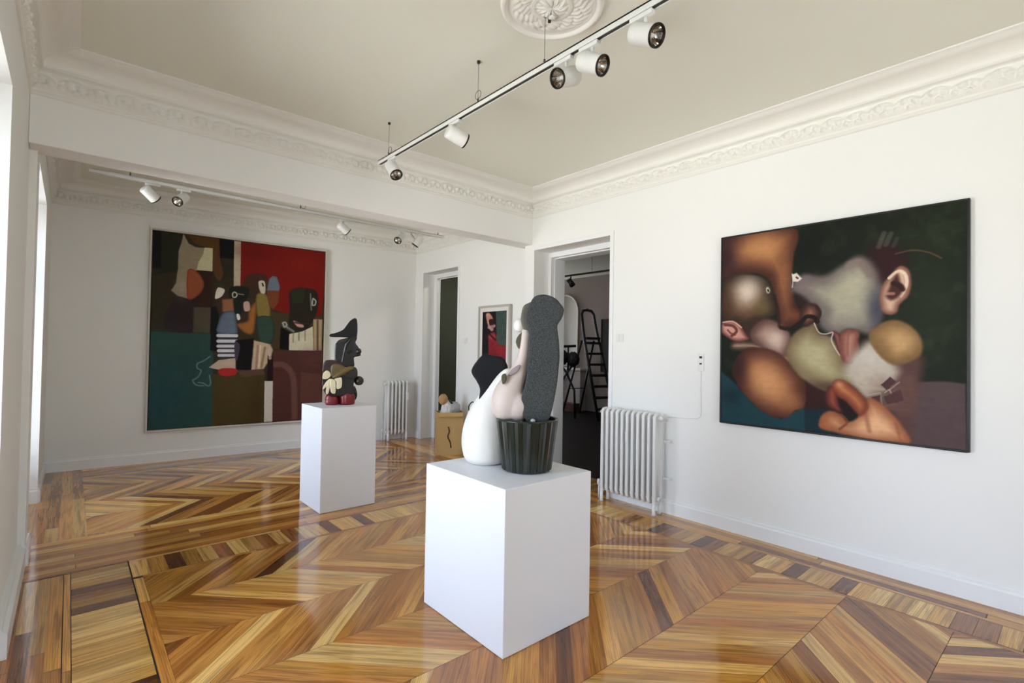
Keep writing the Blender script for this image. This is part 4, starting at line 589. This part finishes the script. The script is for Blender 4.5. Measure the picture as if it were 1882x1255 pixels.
# second sculpture: dark figure with a cocked hat
lac = mat('black_lacquered_wood', (8, 8, 11), rough=.22, coat=.5, noise=.1, nscale=20)
hatm = mat('matte_black_felt', (6, 7, 7), rough=.7)
maroon = mat('maroon_wood', (54, 22, 22), rough=.35, coat=.3, noise=.25, nscale=25)
olivew = mat('olive_brown_wood', (112, 92, 50), rough=.35, coat=.3, noise=.25, nscale=20)
brownw = mat('dark_brown_wood', (32, 24, 17), rough=.35, coat=.3, noise=.3, nscale=25)
cream = mat('cream_wood', (240, 228, 190), rough=.4, noise=.05)
redm = mat('red_painted_wood', (134, 24, 32), rough=.35, coat=.3, noise=.35, nscale=30)
A2 = math.radians(22.3)
S2 = thing('sculpture', 'dark figure sculpture with a black pointed hat, cream leaves and red base', 'sculpture', (1.98, 4.83, .945), -A2)
G = SIL
slab(G['hat'], 0, .11, k=3).build('hat', hatm, S2, mods=(('bevel', .006, 3),))
soft(slab(G['head'], 0, .14), 'head', lac, S2, .006, 4)
mb = MB(); P_ = catmull([(a, -.075, z) for a, z in G['face_ridge']], 5, False); mb.tube(P_, [.012+.004*math.sin(i*.3) for i in range(len(P_))], 10); mb.build('face_ridge', lac, S2)
mb = MB(); P_ = catmull([(a, -.072, z) for a, z in G['brow']], 5, False); mb.tube(P_, .011, 10); mb.ellipsoid((G['nose'][1][0], -.055, G['nose'][1][1]), (.03, .03, .035)); mb.build('nose_and_lips', lac, S2)
soft(slab(G['shoulder'], .01, .17), 'shoulder', maroon, S2, .006, 5)
soft(slab(G['arm'], -.05, .10), 'arm', olivew, S2, .006, 6)
mb = MB(); P_ = catmull([(a, -.10, z) for a, z in G['limb']], 5, False); mb.tube(P_, [.016+.010*math.sin(PI*i/(len(P_)-1)) for i in range(len(P_))], 12); mb.build('bent_limb', olivew, S2)
soft(slab(G['block'], -.01, .12), 'elbow_block', brownw, S2, .006, 4)
c = G['ball']; MB().ellipsoid((c[0][0], -.01, c[0][1]), (abs(c[1][0]-c[0][0]),)*3).build('side_ball', brownw, S2)
soft(slab(G['torso'], .01, .15), 'torso', mat('near_black_wood', (10, 7, 7), rough=.35, coat=.3), S2, .007, 4)
soft(slab(G['side'], .02, .08), 'side_lobe', lac, S2, .006, 4)
for i in range(5):
    soft(slab(G['cream%d' % i], -.10-.006*i, .022), 'leaf', cream, S2, .0035, 3)
mb = MB()
for key, dx in (('base1', 0), ('base2', 0)):
    q = G[key]; cx, cz = q[0]; rx = abs(q[1][0]-cx); top = q[2][1]
    prof = [(.02, 0.0), (rx*.93, .003), (rx*1.03, .05), (rx*1.04, top*.55), (rx*.85, top*.82), (rx*.4, top*.98), (.002, top)]
    P_ = catmull([(r, h, 0) for r, h in prof], 4, False); mb.lathe([(max(v.x, .001), max(0, v.y)) for v in P_], origin=(cx, 0, 0), n=28)
mb.build('base', redm, S2)
MB().box(-.11, .13, .03, .11, .0, .12).build('base_block', brownw, S2, mods=(('bevel', .02, 3),))

# ================================================================ TRACK LIGHTING
whm = mat('white_metal', (232, 232, 228), rough=.35, spec=.5)
slotm = mat('dark_track_slot', (46, 42, 36), rough=.5)
ringm = mat('dark_lamp_ring', (40, 37, 33), rough=.3, metal=.6)
refm = mat('chrome_reflector', (205, 200, 192), rough=.12, metal=1)
bulbm = mat('lamp_glass', (235, 235, 235), rough=.05, spec=.8, coat=1)
steel = mat('thin_steel_wire', (110, 106, 98), rough=.35, metal=.8)
dk = mat('dark_fixing', (30, 28, 26), rough=.5)
def track(label, p, q, z, drops, coils, group):
    p = Vector((*p, z)); q = Vector((*q, z)); d = (q-p).normalized(); s_ = Vector((-d.y, d.x, 0)); L = (q-p).length; up = Vector((0, 0, 1))
    t = thing('track_rail', label, 'track rail', p, 0, group)
    mb = MB(); c = d*(L/2)
    mb.obox(c+up*.013, d*(L/2), s_*.018, up*.004); mb.obox(c+s_*.0155, d*(L/2), s_*.0025, up*.017); mb.obox(c-s_*.0155, d*(L/2), s_*.0025, up*.017)
    mb.obox(d*(-.004), d*.004, s_*.018, up*.017); mb.obox(d*(L+.004), d*.004, s_*.018, up*.017)
    mb.build('rail', whm, t)
    MB().obox(c-up*.002, d*(L/2-.002), s_*.0125, up*.010).build('slot', slotm, t)
    for k in drops:
        a = d*k; MB().tube([a+up*.015, a+up*(ZC-z-.006)], .0016, 6).build('suspension_wire', steel, t)
        MB().lathe([(.001, 0), (.011, 0), (.011, .014), (.001, .014)], origin=a+up*(ZC-z-.0145), n=14).build('ceiling_fixing', dk, t)
        MB().lathe([(.001, 0), (.006, 0), (.006, .03), (.001, .03)], origin=a+up*.017, n=10).build('wire_clamp', steel, t)
    for k, h in coils:
        a = d*(k+.03)+up*h; MB().tube([a+d*(.028*math.cos(w))+up*(.028*math.sin(w)+.002*math.sin(3*w)) for w in [2*PI*i/24 for i in range(24)]]+[], .002, 6, closed=True).build('wire_coil', steel, t)
    return t
TZ = 3.10
track('long white track rail hanging below the ceiling across the front room', (1.985, 4.06), (1.985, -.6), TZ, (.16, 1.40, 2.02, 3.7), ((.15, .06), (1.37, .075)), None)
track('white track rail hanging behind the beam in the back room', (.10, 6.10), (3.99, 6.12), TZ, (.30, 1.9, 3.8), ((.03, .09), (1.9, .05)), None)
def spotlight(label, pos, aim, group, axis='y', side=0):
    """pos: point on the underside of the rail; aim: direction of the beam"""
    t = thing('spotlight', label, 'spotlight', (pos[0], pos[1], TZ-.017), 0, group)
    a = Vector(aim).normalized(); d = Vector((0, 1, 0)) if axis == 'y' else Vector((1, 0, 0)); s_ = Vector((-d.y, d.x, 0)); up = Vector((0, 0, 1))
    mb = MB(); mb.obox(up*(-.012)+d*.02, d*.062, s_*.015, up*.0105); mb.build('adapter', whm, t, mods=(('bevel', .002, 2),))
    piv = Vector((0, 0, -.105)); R = .0505; Ln = .145
    MB().tube([(0, 0, -.02), (0, 0, -.058)], .0085, 12).build('stem', whm, t)
    h = Vector((a.x, a.y, 0)).normalized(); sd = Vector((-h.y, h.x, 0))
    mb = MB(); w = a*-.012
    mb.lathe([(.001, -Ln/2), (R*.90, -Ln/2), (R, -Ln/2+.006), (R, Ln/2-.008), (R, Ln/2-.004), (R*.93, Ln/2-.004), (R*.93, -Ln/2+.08), (.001, -Ln/2+.078)], origin=piv, axis=a, n=36)
    for k in range(4): mb.lathe([(R*1.0, 0), (R*1.015, .0015), (R*1.0, .003)], origin=piv+a*(-Ln/2+.02+.008*k), axis=a, n=36)
    hs = mb.build('housing', whm, t)
    MB().lathe([(R*.86, -.012), (R*.92, 0), (R*1.03, 0), (R*1.03, -.010), (R*.99, -.010)], origin=piv+a*(Ln/2+.002), axis=a, n=36).build('rim', ringm, t)
    prof = [(R*.9, Ln/2-.006)]+[(R*.9*math.sqrt(max(0, 1-k/8)), Ln/2-.006-.05*k/8) for k in range(1, 8)]+[(.008, Ln/2-.056)]
    rf = MB().lathe(prof, origin=piv, axis=a, n=28, smooth=False).build('reflector', refm, t)
    MB().lathe([(.001, Ln/2-.056), (.009, Ln/2-.054), (.010, Ln/2-.03), (.006, Ln/2-.022), (.001, Ln/2-.020)], origin=piv, axis=a, n=14).build('bulb', bulbm, rf)
    return t
g1 = 'spotlights on the near track'; g2 = 'spotlights on the back room track'
spotlight('white spotlight at the far end of the near track, dark face turned down', (1.985, 3.81), (.076, -.631, -.772), g1)
spotlight('white spotlight second from the far end of the near track, showing only its closed body', (1.985, 2.90), (.938, -.157, -.308), g1)
spotlight('white spotlight on the near track turned left towards the window wall, chrome face lit', (1.985, 1.87), (-.91, .057, -.412), g1)
spotlight('white spotlight on the near track turned right, middle of the three close together', (1.985, 1.69), (.155, -.869, -.47), g1)
spotlight('white spotlight nearest the camera on the near track, round face turned right', (1.985, 1.37), (-.012, -.883, -.469), g1)
spotlight('leftmost spotlight on the back room track, body pointing down right', (.56, 6.1), (.72, .386, -.577), g2, 'x')
spotlight('back room track spotlight above the tall abstract painting, lamp face visible', (.82, 6.1), (-.543, -.617, -.57), g2, 'x')
spotlight('back room track spotlight above the right side of the tall abstract painting', (2.52, 6.11), (.827, .017, -.562), g2, 'x')
spotlight('back room track spotlight second from the right end, lamp face visible', (3.30, 6.115), (-.647, -.425, -.633), g2, 'x')
spotlight('rightmost spotlight on the back room track, tilted down left', (3.58, 6.118), (-.433, .34, -.835), g2, 'x')

# ================================================================ CEILING ROSE
cr_t = thing('ceiling_rose', 'round white plaster rose with leaf relief on the ceiling above the track', 'ceiling rose', (1.955, 1.955, ZC))
mb = MB(); nr, na = 60, 240; vs = []; R0 = .285
for i in range(nr+1):
    r = R0*i/nr
    for k in range(na):
        w = 2*PI*k/na; q = r/R0
        h = .010
        if q > .86: h = .012+.016*math.sin(PI*(q-.86)/.14)
        elif q > .80: h = .006+.006*math.sin(PI*(q-.80)/.06)
        elif q > .40:
            u = (q-.40)/.40; l = abs(math.sin(w*6+.9*math.sin(u*PI*2))); h = .010+.012*math.sin(PI*u)*(l**.6)+.004*math.sin(w*24+u*18)*math.sin(PI*u)
        elif q > .33: h = .016
        else:
            u = q/.33; l = abs(math.cos(w*5)); h = .012+.012*math.sin(PI*u)*l+.006*(1-u)+.003*math.sin(w*20+u*12)*math.sin(PI*u)
        if i == nr: h = 0
        vs.append((r*math.cos(w), r*math.sin(w), -h))
mb.add(vs, [(i*na+k, i*na+(k+1) % na, (i+1)*na+(k+1) % na, (i+1)*na+k) for i in range(nr) for k in range(na)], True)
mb.build('plaster_relief', plasterm, cr_t)
MB().lathe([(.001, 0), (.02, 0), (.02, .010), (.016, .012)], origin=(.045, .045, -.034), n=20).build('hook_plate', plasterm, cr_t)
MB().lathe([(.001, 0), (.009, 0), (.009, .02), (.001, .02)], origin=(.045, .065, -.044), n=12).build('hook', dk, cr_t)

# ================================================================ RADIATORS
radm = mat('white_radiator_enamel', (232, 231, 228), rough=.3, spec=.5, noise=.015)
def radiator(label, loc, rz, n, pitch, H, depth, valve_right):
    """local x along the wall, y from the wall towards the room (negative), z up; origin at the left end on the floor by the wall side"""
    t = thing('radiator', label, 'radiator', loc, rz, 'white column radiators'); zb = .11
    def loop(x, h0, h1, d0, d1, r):
        pts = []; q = .035
        for cx, cz, a0 in ((d1-q, h1-q, 0), (d0+q, h1-q, 90), (d0+q, h0+q, 180), (d1-q, h0+q, 270)):
            for i in range(5):
                w = math.radians(a0+90*i/4); pts.append((x, cx+q*math.cos(w), cz+q*math.sin(w)))
        return pts
    for i in range(n):
        x = pitch*(i+.5); mb = MB()
        mb.tube(loop(x, zb, H, -depth, 0, .016), .0165, 8, closed=True, squash=(1.0, 1.0), up=(1, 0, 0))
        for k in (1, 2): mb.tube([(x, -depth*k/3, zb), (x, -depth*k/3, H)], .0145, 8)
        mb.tube([(x-pitch/2, -depth/2, H-.035), (x+pitch/2, -depth/2, H-.035)], .021, 12); mb.tube([(x-pitch/2, -depth/2, zb+.035), (x+pitch/2, -depth/2, zb+.035)], .021, 12)
        if i in (0, n-1):
            for dd in (0, -depth): mb.tube([(x, dd, zb+.02), (x, dd, .03), (x, dd, .001)], [.0165, .017, .021], 10)
        mb.build('column', radm, t)
    cx = pitch*n
    for (x0, s_) in ((cx, 1), (0, -1)):
        MB().lathe([(.001, 0), (.024, 0), (.024, .012), (.014, .014), (.014, .03), (.001, .03)], origin=(x0, -depth/2, H-.035), axis=(s_, 0, 0), n=16).build('end_plug', radm, t)
    xv, sv = (cx, 1) if valve_right else (0, -1)
    v = MB(); v.tube([(xv, -depth/2, zb+.035), (xv+sv*.045, -depth/2, zb+.035)], .013, 10); v.lathe([(.001, 0), (.017, 0), (.020, .03), (.016, .055), (.001, .057)], origin=(xv+sv*.045, -depth/2, zb+.03), n=16); v.tube([(xv+sv*.045, -depth/2, zb+.03), (xv+sv*.045, -depth/2, 0.001)], .009, 10); v.build('valve', radm, t)
    MB().box(pitch*5.72-.014, pitch*5.72+.014, -depth-.032, -depth-.014, H-.30, H-.19).build('heat_meter', whm, t, mods=(('bevel', .004, 2),))
    for z in (H-.25, zb+.22):
        MB().box(cx-.03, cx+.06, .018, .030, z-.01, z+.01).box(cx+.036, cx+.05, .030, .07, z-.01, z+.01).build('wall_bracket', radm, t)
    return t
# along the right wall: local x towards -y
radiator('white column radiator against the right wall beside the open doorway', (4.178, 3.30, 0), -PI/2, 11, .0605, .925, .10, False)
rb = radiator('smaller white column radiator against the far back wall by the corner', (3.87, kback(4.0)-.072, 0), -.062, 6, .064, .955, .12, False)
# ================================================================ SMALL WALL FITTINGS
def plate(name, label, cat, x, y, z, w, h, parts, group=None):
    t = thing(name, label, cat, (x, y, z), -PI/2, group); MB().box(-w/2, w/2, -.010, 0, -h/2, h/2).build('plate', whm, t, mods=(('bevel', .003, 2),))
    for (a, b_, c, d, m_) in parts: MB().box(a, b_, -.015, -.009, c, d).build('rocker' if m_ is whm else 'contact', m_, t, mods=(('bevel', .0015, 2),))
    return t
plate('light_switch', 'white square light switch on the right wall beside the open doorway', 'switch', XR, 3.195, 1.645, .085, .085, ((-.034, -.002, -.034, .034, whm), (.002, .034, -.034, .034, whm)))
plate('light_switch', 'small white switch between the back doorway and the small framed picture', 'switch', XR2, 6.16, 1.63, .08, .08, ((-.03, .03, -.03, .03, whm),))
plate('wall_control', 'narrow white wall control box left of the kissing faces painting', 'wall control', XR, 2.305, 1.42, .055, .155, ((-.012, .012, .035, .055, dk), (-.01, .01, -.02, -.005, dk)))
cb = MB(); P_ = catmull([(XR-.006, 2.305, 1.345), (XR-.006, 2.302, 1.15), (XR-.006, 2.30, .99), (XR-.007, 2.31, .935), (XR-.01, 2.36, .915), (XR-.01, 2.5, .905), (XR-.03, 2.62, .900)], 6, False); cb.tube(P_, .0028, 8)
tag(cb.build('cable', whm), 'thin white cable running down the wall from the control box to the radiator', 'cable')
# ================================================================ BOX AND BUNDLE BY THE BACK DOORWAY
card = mat('brown_cardboard', (200, 164, 106), rough=.75, noise=.08, nscale=12)
def rotz(p, c, a): x, y = p[0]-c[0], p[1]-c[1]; return (c[0]+x*math.cos(a)-y*math.sin(a), c[1]+x*math.sin(a)+y*math.cos(a))
t = thing('cardboard_box', 'tall open brown cardboard box on the floor by the back doorway', 'box', (4.16, 6.13, 0), math.radians(-26))
w, d_, h = .185, .13, .60
b_ = MB(); b_.box(-w, w, -d_, -d_+.006, 0, h).box(-w, w, d_-.006, d_, 0, h).box(-w, -w+.006, -d_+.006, d_-.006, 0, h).box(w-.006, w, -d_+.006, d_-.006, 0, h).box(-w+.006, w-.006, -d_+.006, d_-.006, 0, .006); b_.build('body', card, t)
b_ = MB(); b_.add([(-w, -d_-.001, h), (w, -d_-.001, h), (w-.02, -d_-.055, h-.05), (-w+.01, -d_-.05, h-.055), (-w, -d_+.003, h), (w, -d_+.003, h), (w-.02, -d_-.051, h-.047), (-w+.01, -d_-.046, h-.052)], [(0,1,2,3),(7,6,5,4),(0,4,5,1),(1,5,6,2),(2,6,7,3),(3,7,4,0)]); b_.build('flap', card, t)
b_ = MB(); P_ = catmull([(-.03, -d_-.002, .40), (-.015, -d_-.002, .33), (-.035, -d_-.002, .26), (.0, -d_-.002, .18), (.01, -d_-.002, .10)], 4, False); b_.tube(P_, [.003, .006, .009, .012, .008]*4+[.006], 6, squash=(1, .3), up=(1, 0, 0)) if len(P_) == 21 else b_.tube(P_, .008, 6)
b_.build('dark_mark', mat('dark_marker_ink', (48, 32, 22), rough=.7), t)
def crumple(parent, name, c, r, m, seed, amp=.28):
    rr = random.Random(seed); mb = MB(); n_, m_ = 26, 18; ph = [(rr.uniform(2, 6), rr.uniform(0, 6), rr.uniform(2, 6), rr.uniform(0, 6)) for _ in range(6)]; vs = []
    for i in range(m_+1):
        T = PI*i/m_
        for k in range(n_):
            w_ = 2*PI*k/n_; q = 1+amp*sum(abs(math.sin(a*T+b1+round(c1)*w_+d1)) for a, b1, c1, d1 in ph)/6-amp/2
            if i in (0, m_): q = 1
            vs.append((c[0]+r[0]*q*math.sin(T)*math.cos(w_), c[1]+r[1]*q*math.sin(T)*math.sin(w_), c[2]+r[2]*q*math.cos(T)))
    mb.add(vs, [(i*n_+k, (i+1)*n_+k, (i+1)*n_+(k+1) % n_, i*n_+(k+1) % n_) for i in range(m_) for k in range(n_)]); return mb.build(name, m, parent)
t = thing('wrapped_bundle', 'crumpled white and tan wrapping sticking out of the open cardboard box', 'wrapping', (4.10, 6.13, .45))
wrap = mat('crumpled_white_wrapping', (226, 222, 214), rough=.6, noise=.05); tan = mat('tan_paper', (190, 150, 100), rough=.7, noise=.25, nscale=18); ltg = mat('light_grey_wrapping', (184, 180, 180), rough=.6, noise=.08)
crumple(t, 'white_paper', (.02, .0, .15), (.09, .08, .17), wrap, 1)
crumple(t, 'tan_paper', (-.05, .0, .33), (.065, .06, .075), tan, 2)
crumple(t, 'grey_paper', (.11, -.04, .20), (.10, .06, .09), ltg, 4)
MB().tube([(-.0, -.05, .34), (.05, -.06, .28), (.10, -.07, .25)], [.006, .014, .010], 8).build('dark_strap', dk, t)
t = thing('white_bag', 'white paper bag with dark handles leaning behind the white pear shape by the cardboard box', 'bag', (4.28, 5.70, 0))
mb = MB(); mb.add([(-.07,-.16,0),(.07,-.16,0),(.07,.16,0),(-.07,.16,0),(-.04,-.13,.66),(.05,-.15,.70),(.06,.14,.66),(-.03,.12,.64)], [(3,2,1,0),(4,5,6,7),(0,1,5,4),(1,2,6,5),(2,3,7,6),(3,0,4,7)]); mb.build('body', wrap, t, mods=(('bevel', .02, 3),))
for dx in (-.03, .04):
    mb = MB(); P_ = catmull([(dx, -.08, .64), (dx, -.10, .72), (dx, .0, .77), (dx, .08, .70), (dx, .07, .64)], 5, False); mb.tube(P_, .008, 8); mb.build('handle', dk, t)

# ================================================================ THE FAR ROOM THROUGH THE DOORWAY
ladm = mat('dark_grey_ladder_metal', (32, 32, 34), rough=.4, metal=.3)
E_ = Vector((.754, -.657, 0)); N_ = Vector((.657, .754, 0))
t = thing('step_ladder', 'dark metal step ladder with a high hoop handrail standing in the room beyond the doorway', 'ladder', (9.02, 7.72, 0))
wv_ = (E_*math.cos(math.radians(28))+N_*math.sin(math.radians(28))); rv = (E_*math.sin(math.radians(28))-N_*math.cos(math.radians(28)))
def LP(a, r_, z): return wv_*a+rv*r_+Vector((0, 0, z))
rails = []
for s_ in (-1, 1):
    mb = MB(); mb.tube([LP(s_*.235, .78, .0), LP(s_*.20, .20, 1.70), LP(s_*.185, .10, 2.02), LP(s_*.17, .02, 2.36), LP(s_*.12, -.005, 2.44), LP(0, -.01, 2.46)], .032, 10); mb.build('front_rail', ladm, t)
    mb = MB(); mb.tube([LP(s_*.25, -.60, .0), LP(s_*.17, .04, 1.75)], .024, 10); mb.build('rear_leg', ladm, t)
for k in range(7):
    z = .25+.24*k; r_ = .78-.58*z/1.70; hw = .235-.035*z/1.7
    mb = MB(); c = LP(0, r_, z); mb.obox(c, wv_*hw, rv*.06, Vector((0, 0, .026))); mb.build('step', ladm, t)
mb = MB(); mb.obox(LP(0, .13, 1.80), wv_*.19, rv*.13, Vector((0, 0, .026))); mb.build('platform', ladm, t)
mb = MB(); mb.tube([LP(-.22, -.38, .62), LP(.22, -.38, .62)], .010, 8); mb.build('rear_brace', ladm, t)

# tripod stand with equipment, left of the ladder
t = thing('equipment_stand', 'black stand on crossed legs carrying dark equipment left of the ladder', 'stand', (8.35, 7.75, 0))
mb = MB()
for pts in ([E_*-.28, E_*-.20+Vector((0,0,.62)), E_*.03+Vector((0,0,1.02)), E_*.16+Vector((0,0,1.20))], [E_*.22, E_*.20+Vector((0,0,.62)), E_*.03+N_*.03+Vector((0,0,1.0)), E_*-.12+Vector((0,0,1.22))]):
    MB().tube(pts, .024, 8).build('crossed_leg', ladm, t)
MB().tube([E_*-.42+Vector((0,0,1.58)), E_*.22+Vector((0,0,1.62))], .03, 10).build('arm', ladm, t)
MB().tube([E_*.05+Vector((0,0,1.02)), E_*.05+Vector((0,0,1.60))], .02, 8).build('post', ladm, t)
crumple(t, 'dark_equipment', tuple(E_*-.12+Vector((0,0,1.36))), (.20, .16, .17), mat('black_plastic', (20, 22, 26), rough=.5), 11)
crumple(t, 'dark_equipment', tuple(E_*.16+Vector((0,0,1.32))), (.13, .14, .16), mat('black_plastic', (20, 22, 26)), 12)
MB().ellipsoid(tuple(E_*-.42+Vector((0,0,1.82))), (.10, .10, .11)).build('round_head', ladm, t)
MB().tube([E_*-.42+Vector((0,0,1.82)), E_*-.42+Vector((0,0,1.58))], .03, 8).build('neck', ladm, t)
# fireplace and arched mirror on the far wall
marble = mat('pale_marble', (188, 180, 172), rough=.3, noise=.12, nscale=5)
t = thing('fireplace', 'pale marble fireplace with a shaped opening below the arched mirror', 'fireplace', (9.9, 9.15, 0), -PI/2)
f = MB(); f.box(-.95, -.55, -.26, 0, 0, 1.02).box(.30, .70, -.26, 0, 0, 1.02).box(-.55, .30, -.26, 0, .80, 1.02).box(-.55, .30, -.05, 0, 0, .80); f.build('surround', marble, t, mods=(('bevel', .02, 3),))
MB().box(-1.0, .76, -.33, 0, 1.02, 1.08).build('mantel_shelf', mat('white_marble_shelf', (222, 218, 214), rough=.25), t, mods=(('bevel', .01, 2),))
MB().box(-.9, .70, -.50, -.27, 0, .20).build('hearth', mat('red_brown_hearth', (96, 56, 44), rough=.5, noise=.2), t)
MB().tube([(-.35, -.27, .0), (-.35, -.27, .40), (-.22, -.27, .60), (.0, -.27, .62), (.1, -.27, .5), (.12, -.27, 0)], .02, 8).build('arch_moulding', marble, t)
t = thing('arched_mirror', 'tall arched mirror standing on the fireplace shelf in the far room', 'mirror', (9.9, 9.15, 1.105), -PI/2)
pts = [(-.50, 0), (.40, 0), (.40, 1.42)]+[(-.05+.45*math.cos(w), 1.42+.45*math.sin(w)) for w in [PI*i/16 for i in range(1, 16)]]+[(-.50, 1.42)]
MB().prism(pts, lambda p: (p[0], -.03, p[1]), lambda p: (p[0], -.012, p[1])).build('mirror_glass', mat('mirror_silver', (225, 228, 228), rough=.06, metal=1), t)
fr2 = MB(); fr2.tube([(p[0]*1.0, -.03, p[1]+.0) for p in pts], .022, 8, closed=True); fr2.build('frame', mat('pale_mirror_frame', (190, 182, 168), rough=.4), t)
# dark picture leaning on the far wall, right of the ladder
t = thing('painting', 'dark tall painting hanging on the far wall right of the ladder', 'painting', (9.86, 7.60, 1.0), -PI/2)
MB().box(-.35, .35, -.02, .02, .02, 1.28).build('canvas', mat('dark_mottled_paint', (34, 22, 20), rough=.6, noise=.6, nscale=9), t)
MB().box(-.37, -.35, -.03, .03, 0, 1.30).box(.35, .37, -.03, .03, 0, 1.30).box(-.35, .35, -.03, .03, 0, .02).box(-.35, .35, -.03, .03, 1.28, 1.30).build('frame', blackf, t)
# far room track with a dark spotlight
t = thing('far_track_rail', 'dark track rail under the ceiling of the room beyond the doorway', 'track rail', (7.6, 6.4, 3.03))
MB().obox((0, 1.0, 0), (.018, 0, 0), (0, 2.1, 0), (0, 0, .016)).build('rail', dk, t)
MB().tube([(0, .0, .0), (0, .0, .37)], .003, 6).build('suspension_wire', dk, t); MB().tube([(0, 2.0, .0), (0, 2.0, .37)], .003, 6).build('suspension_wire', dk, t)
t = thing('spotlight', 'dark spotlight on the rail of the room beyond the doorway', 'spotlight', (7.6, 6.95, 3.01))
MB().tube([(0, 0, 0), (0, 0, -.07)], .012, 8).build('stem', dk, t)
MB().lathe([(.001, -.08), (.055, -.08), (.06, .08), (.05, .08), (.03, .0), (.001, -.01)], origin=(0, 0, -.13), axis=(.3, -.5, -.8), n=20).build('housing', dk, t)
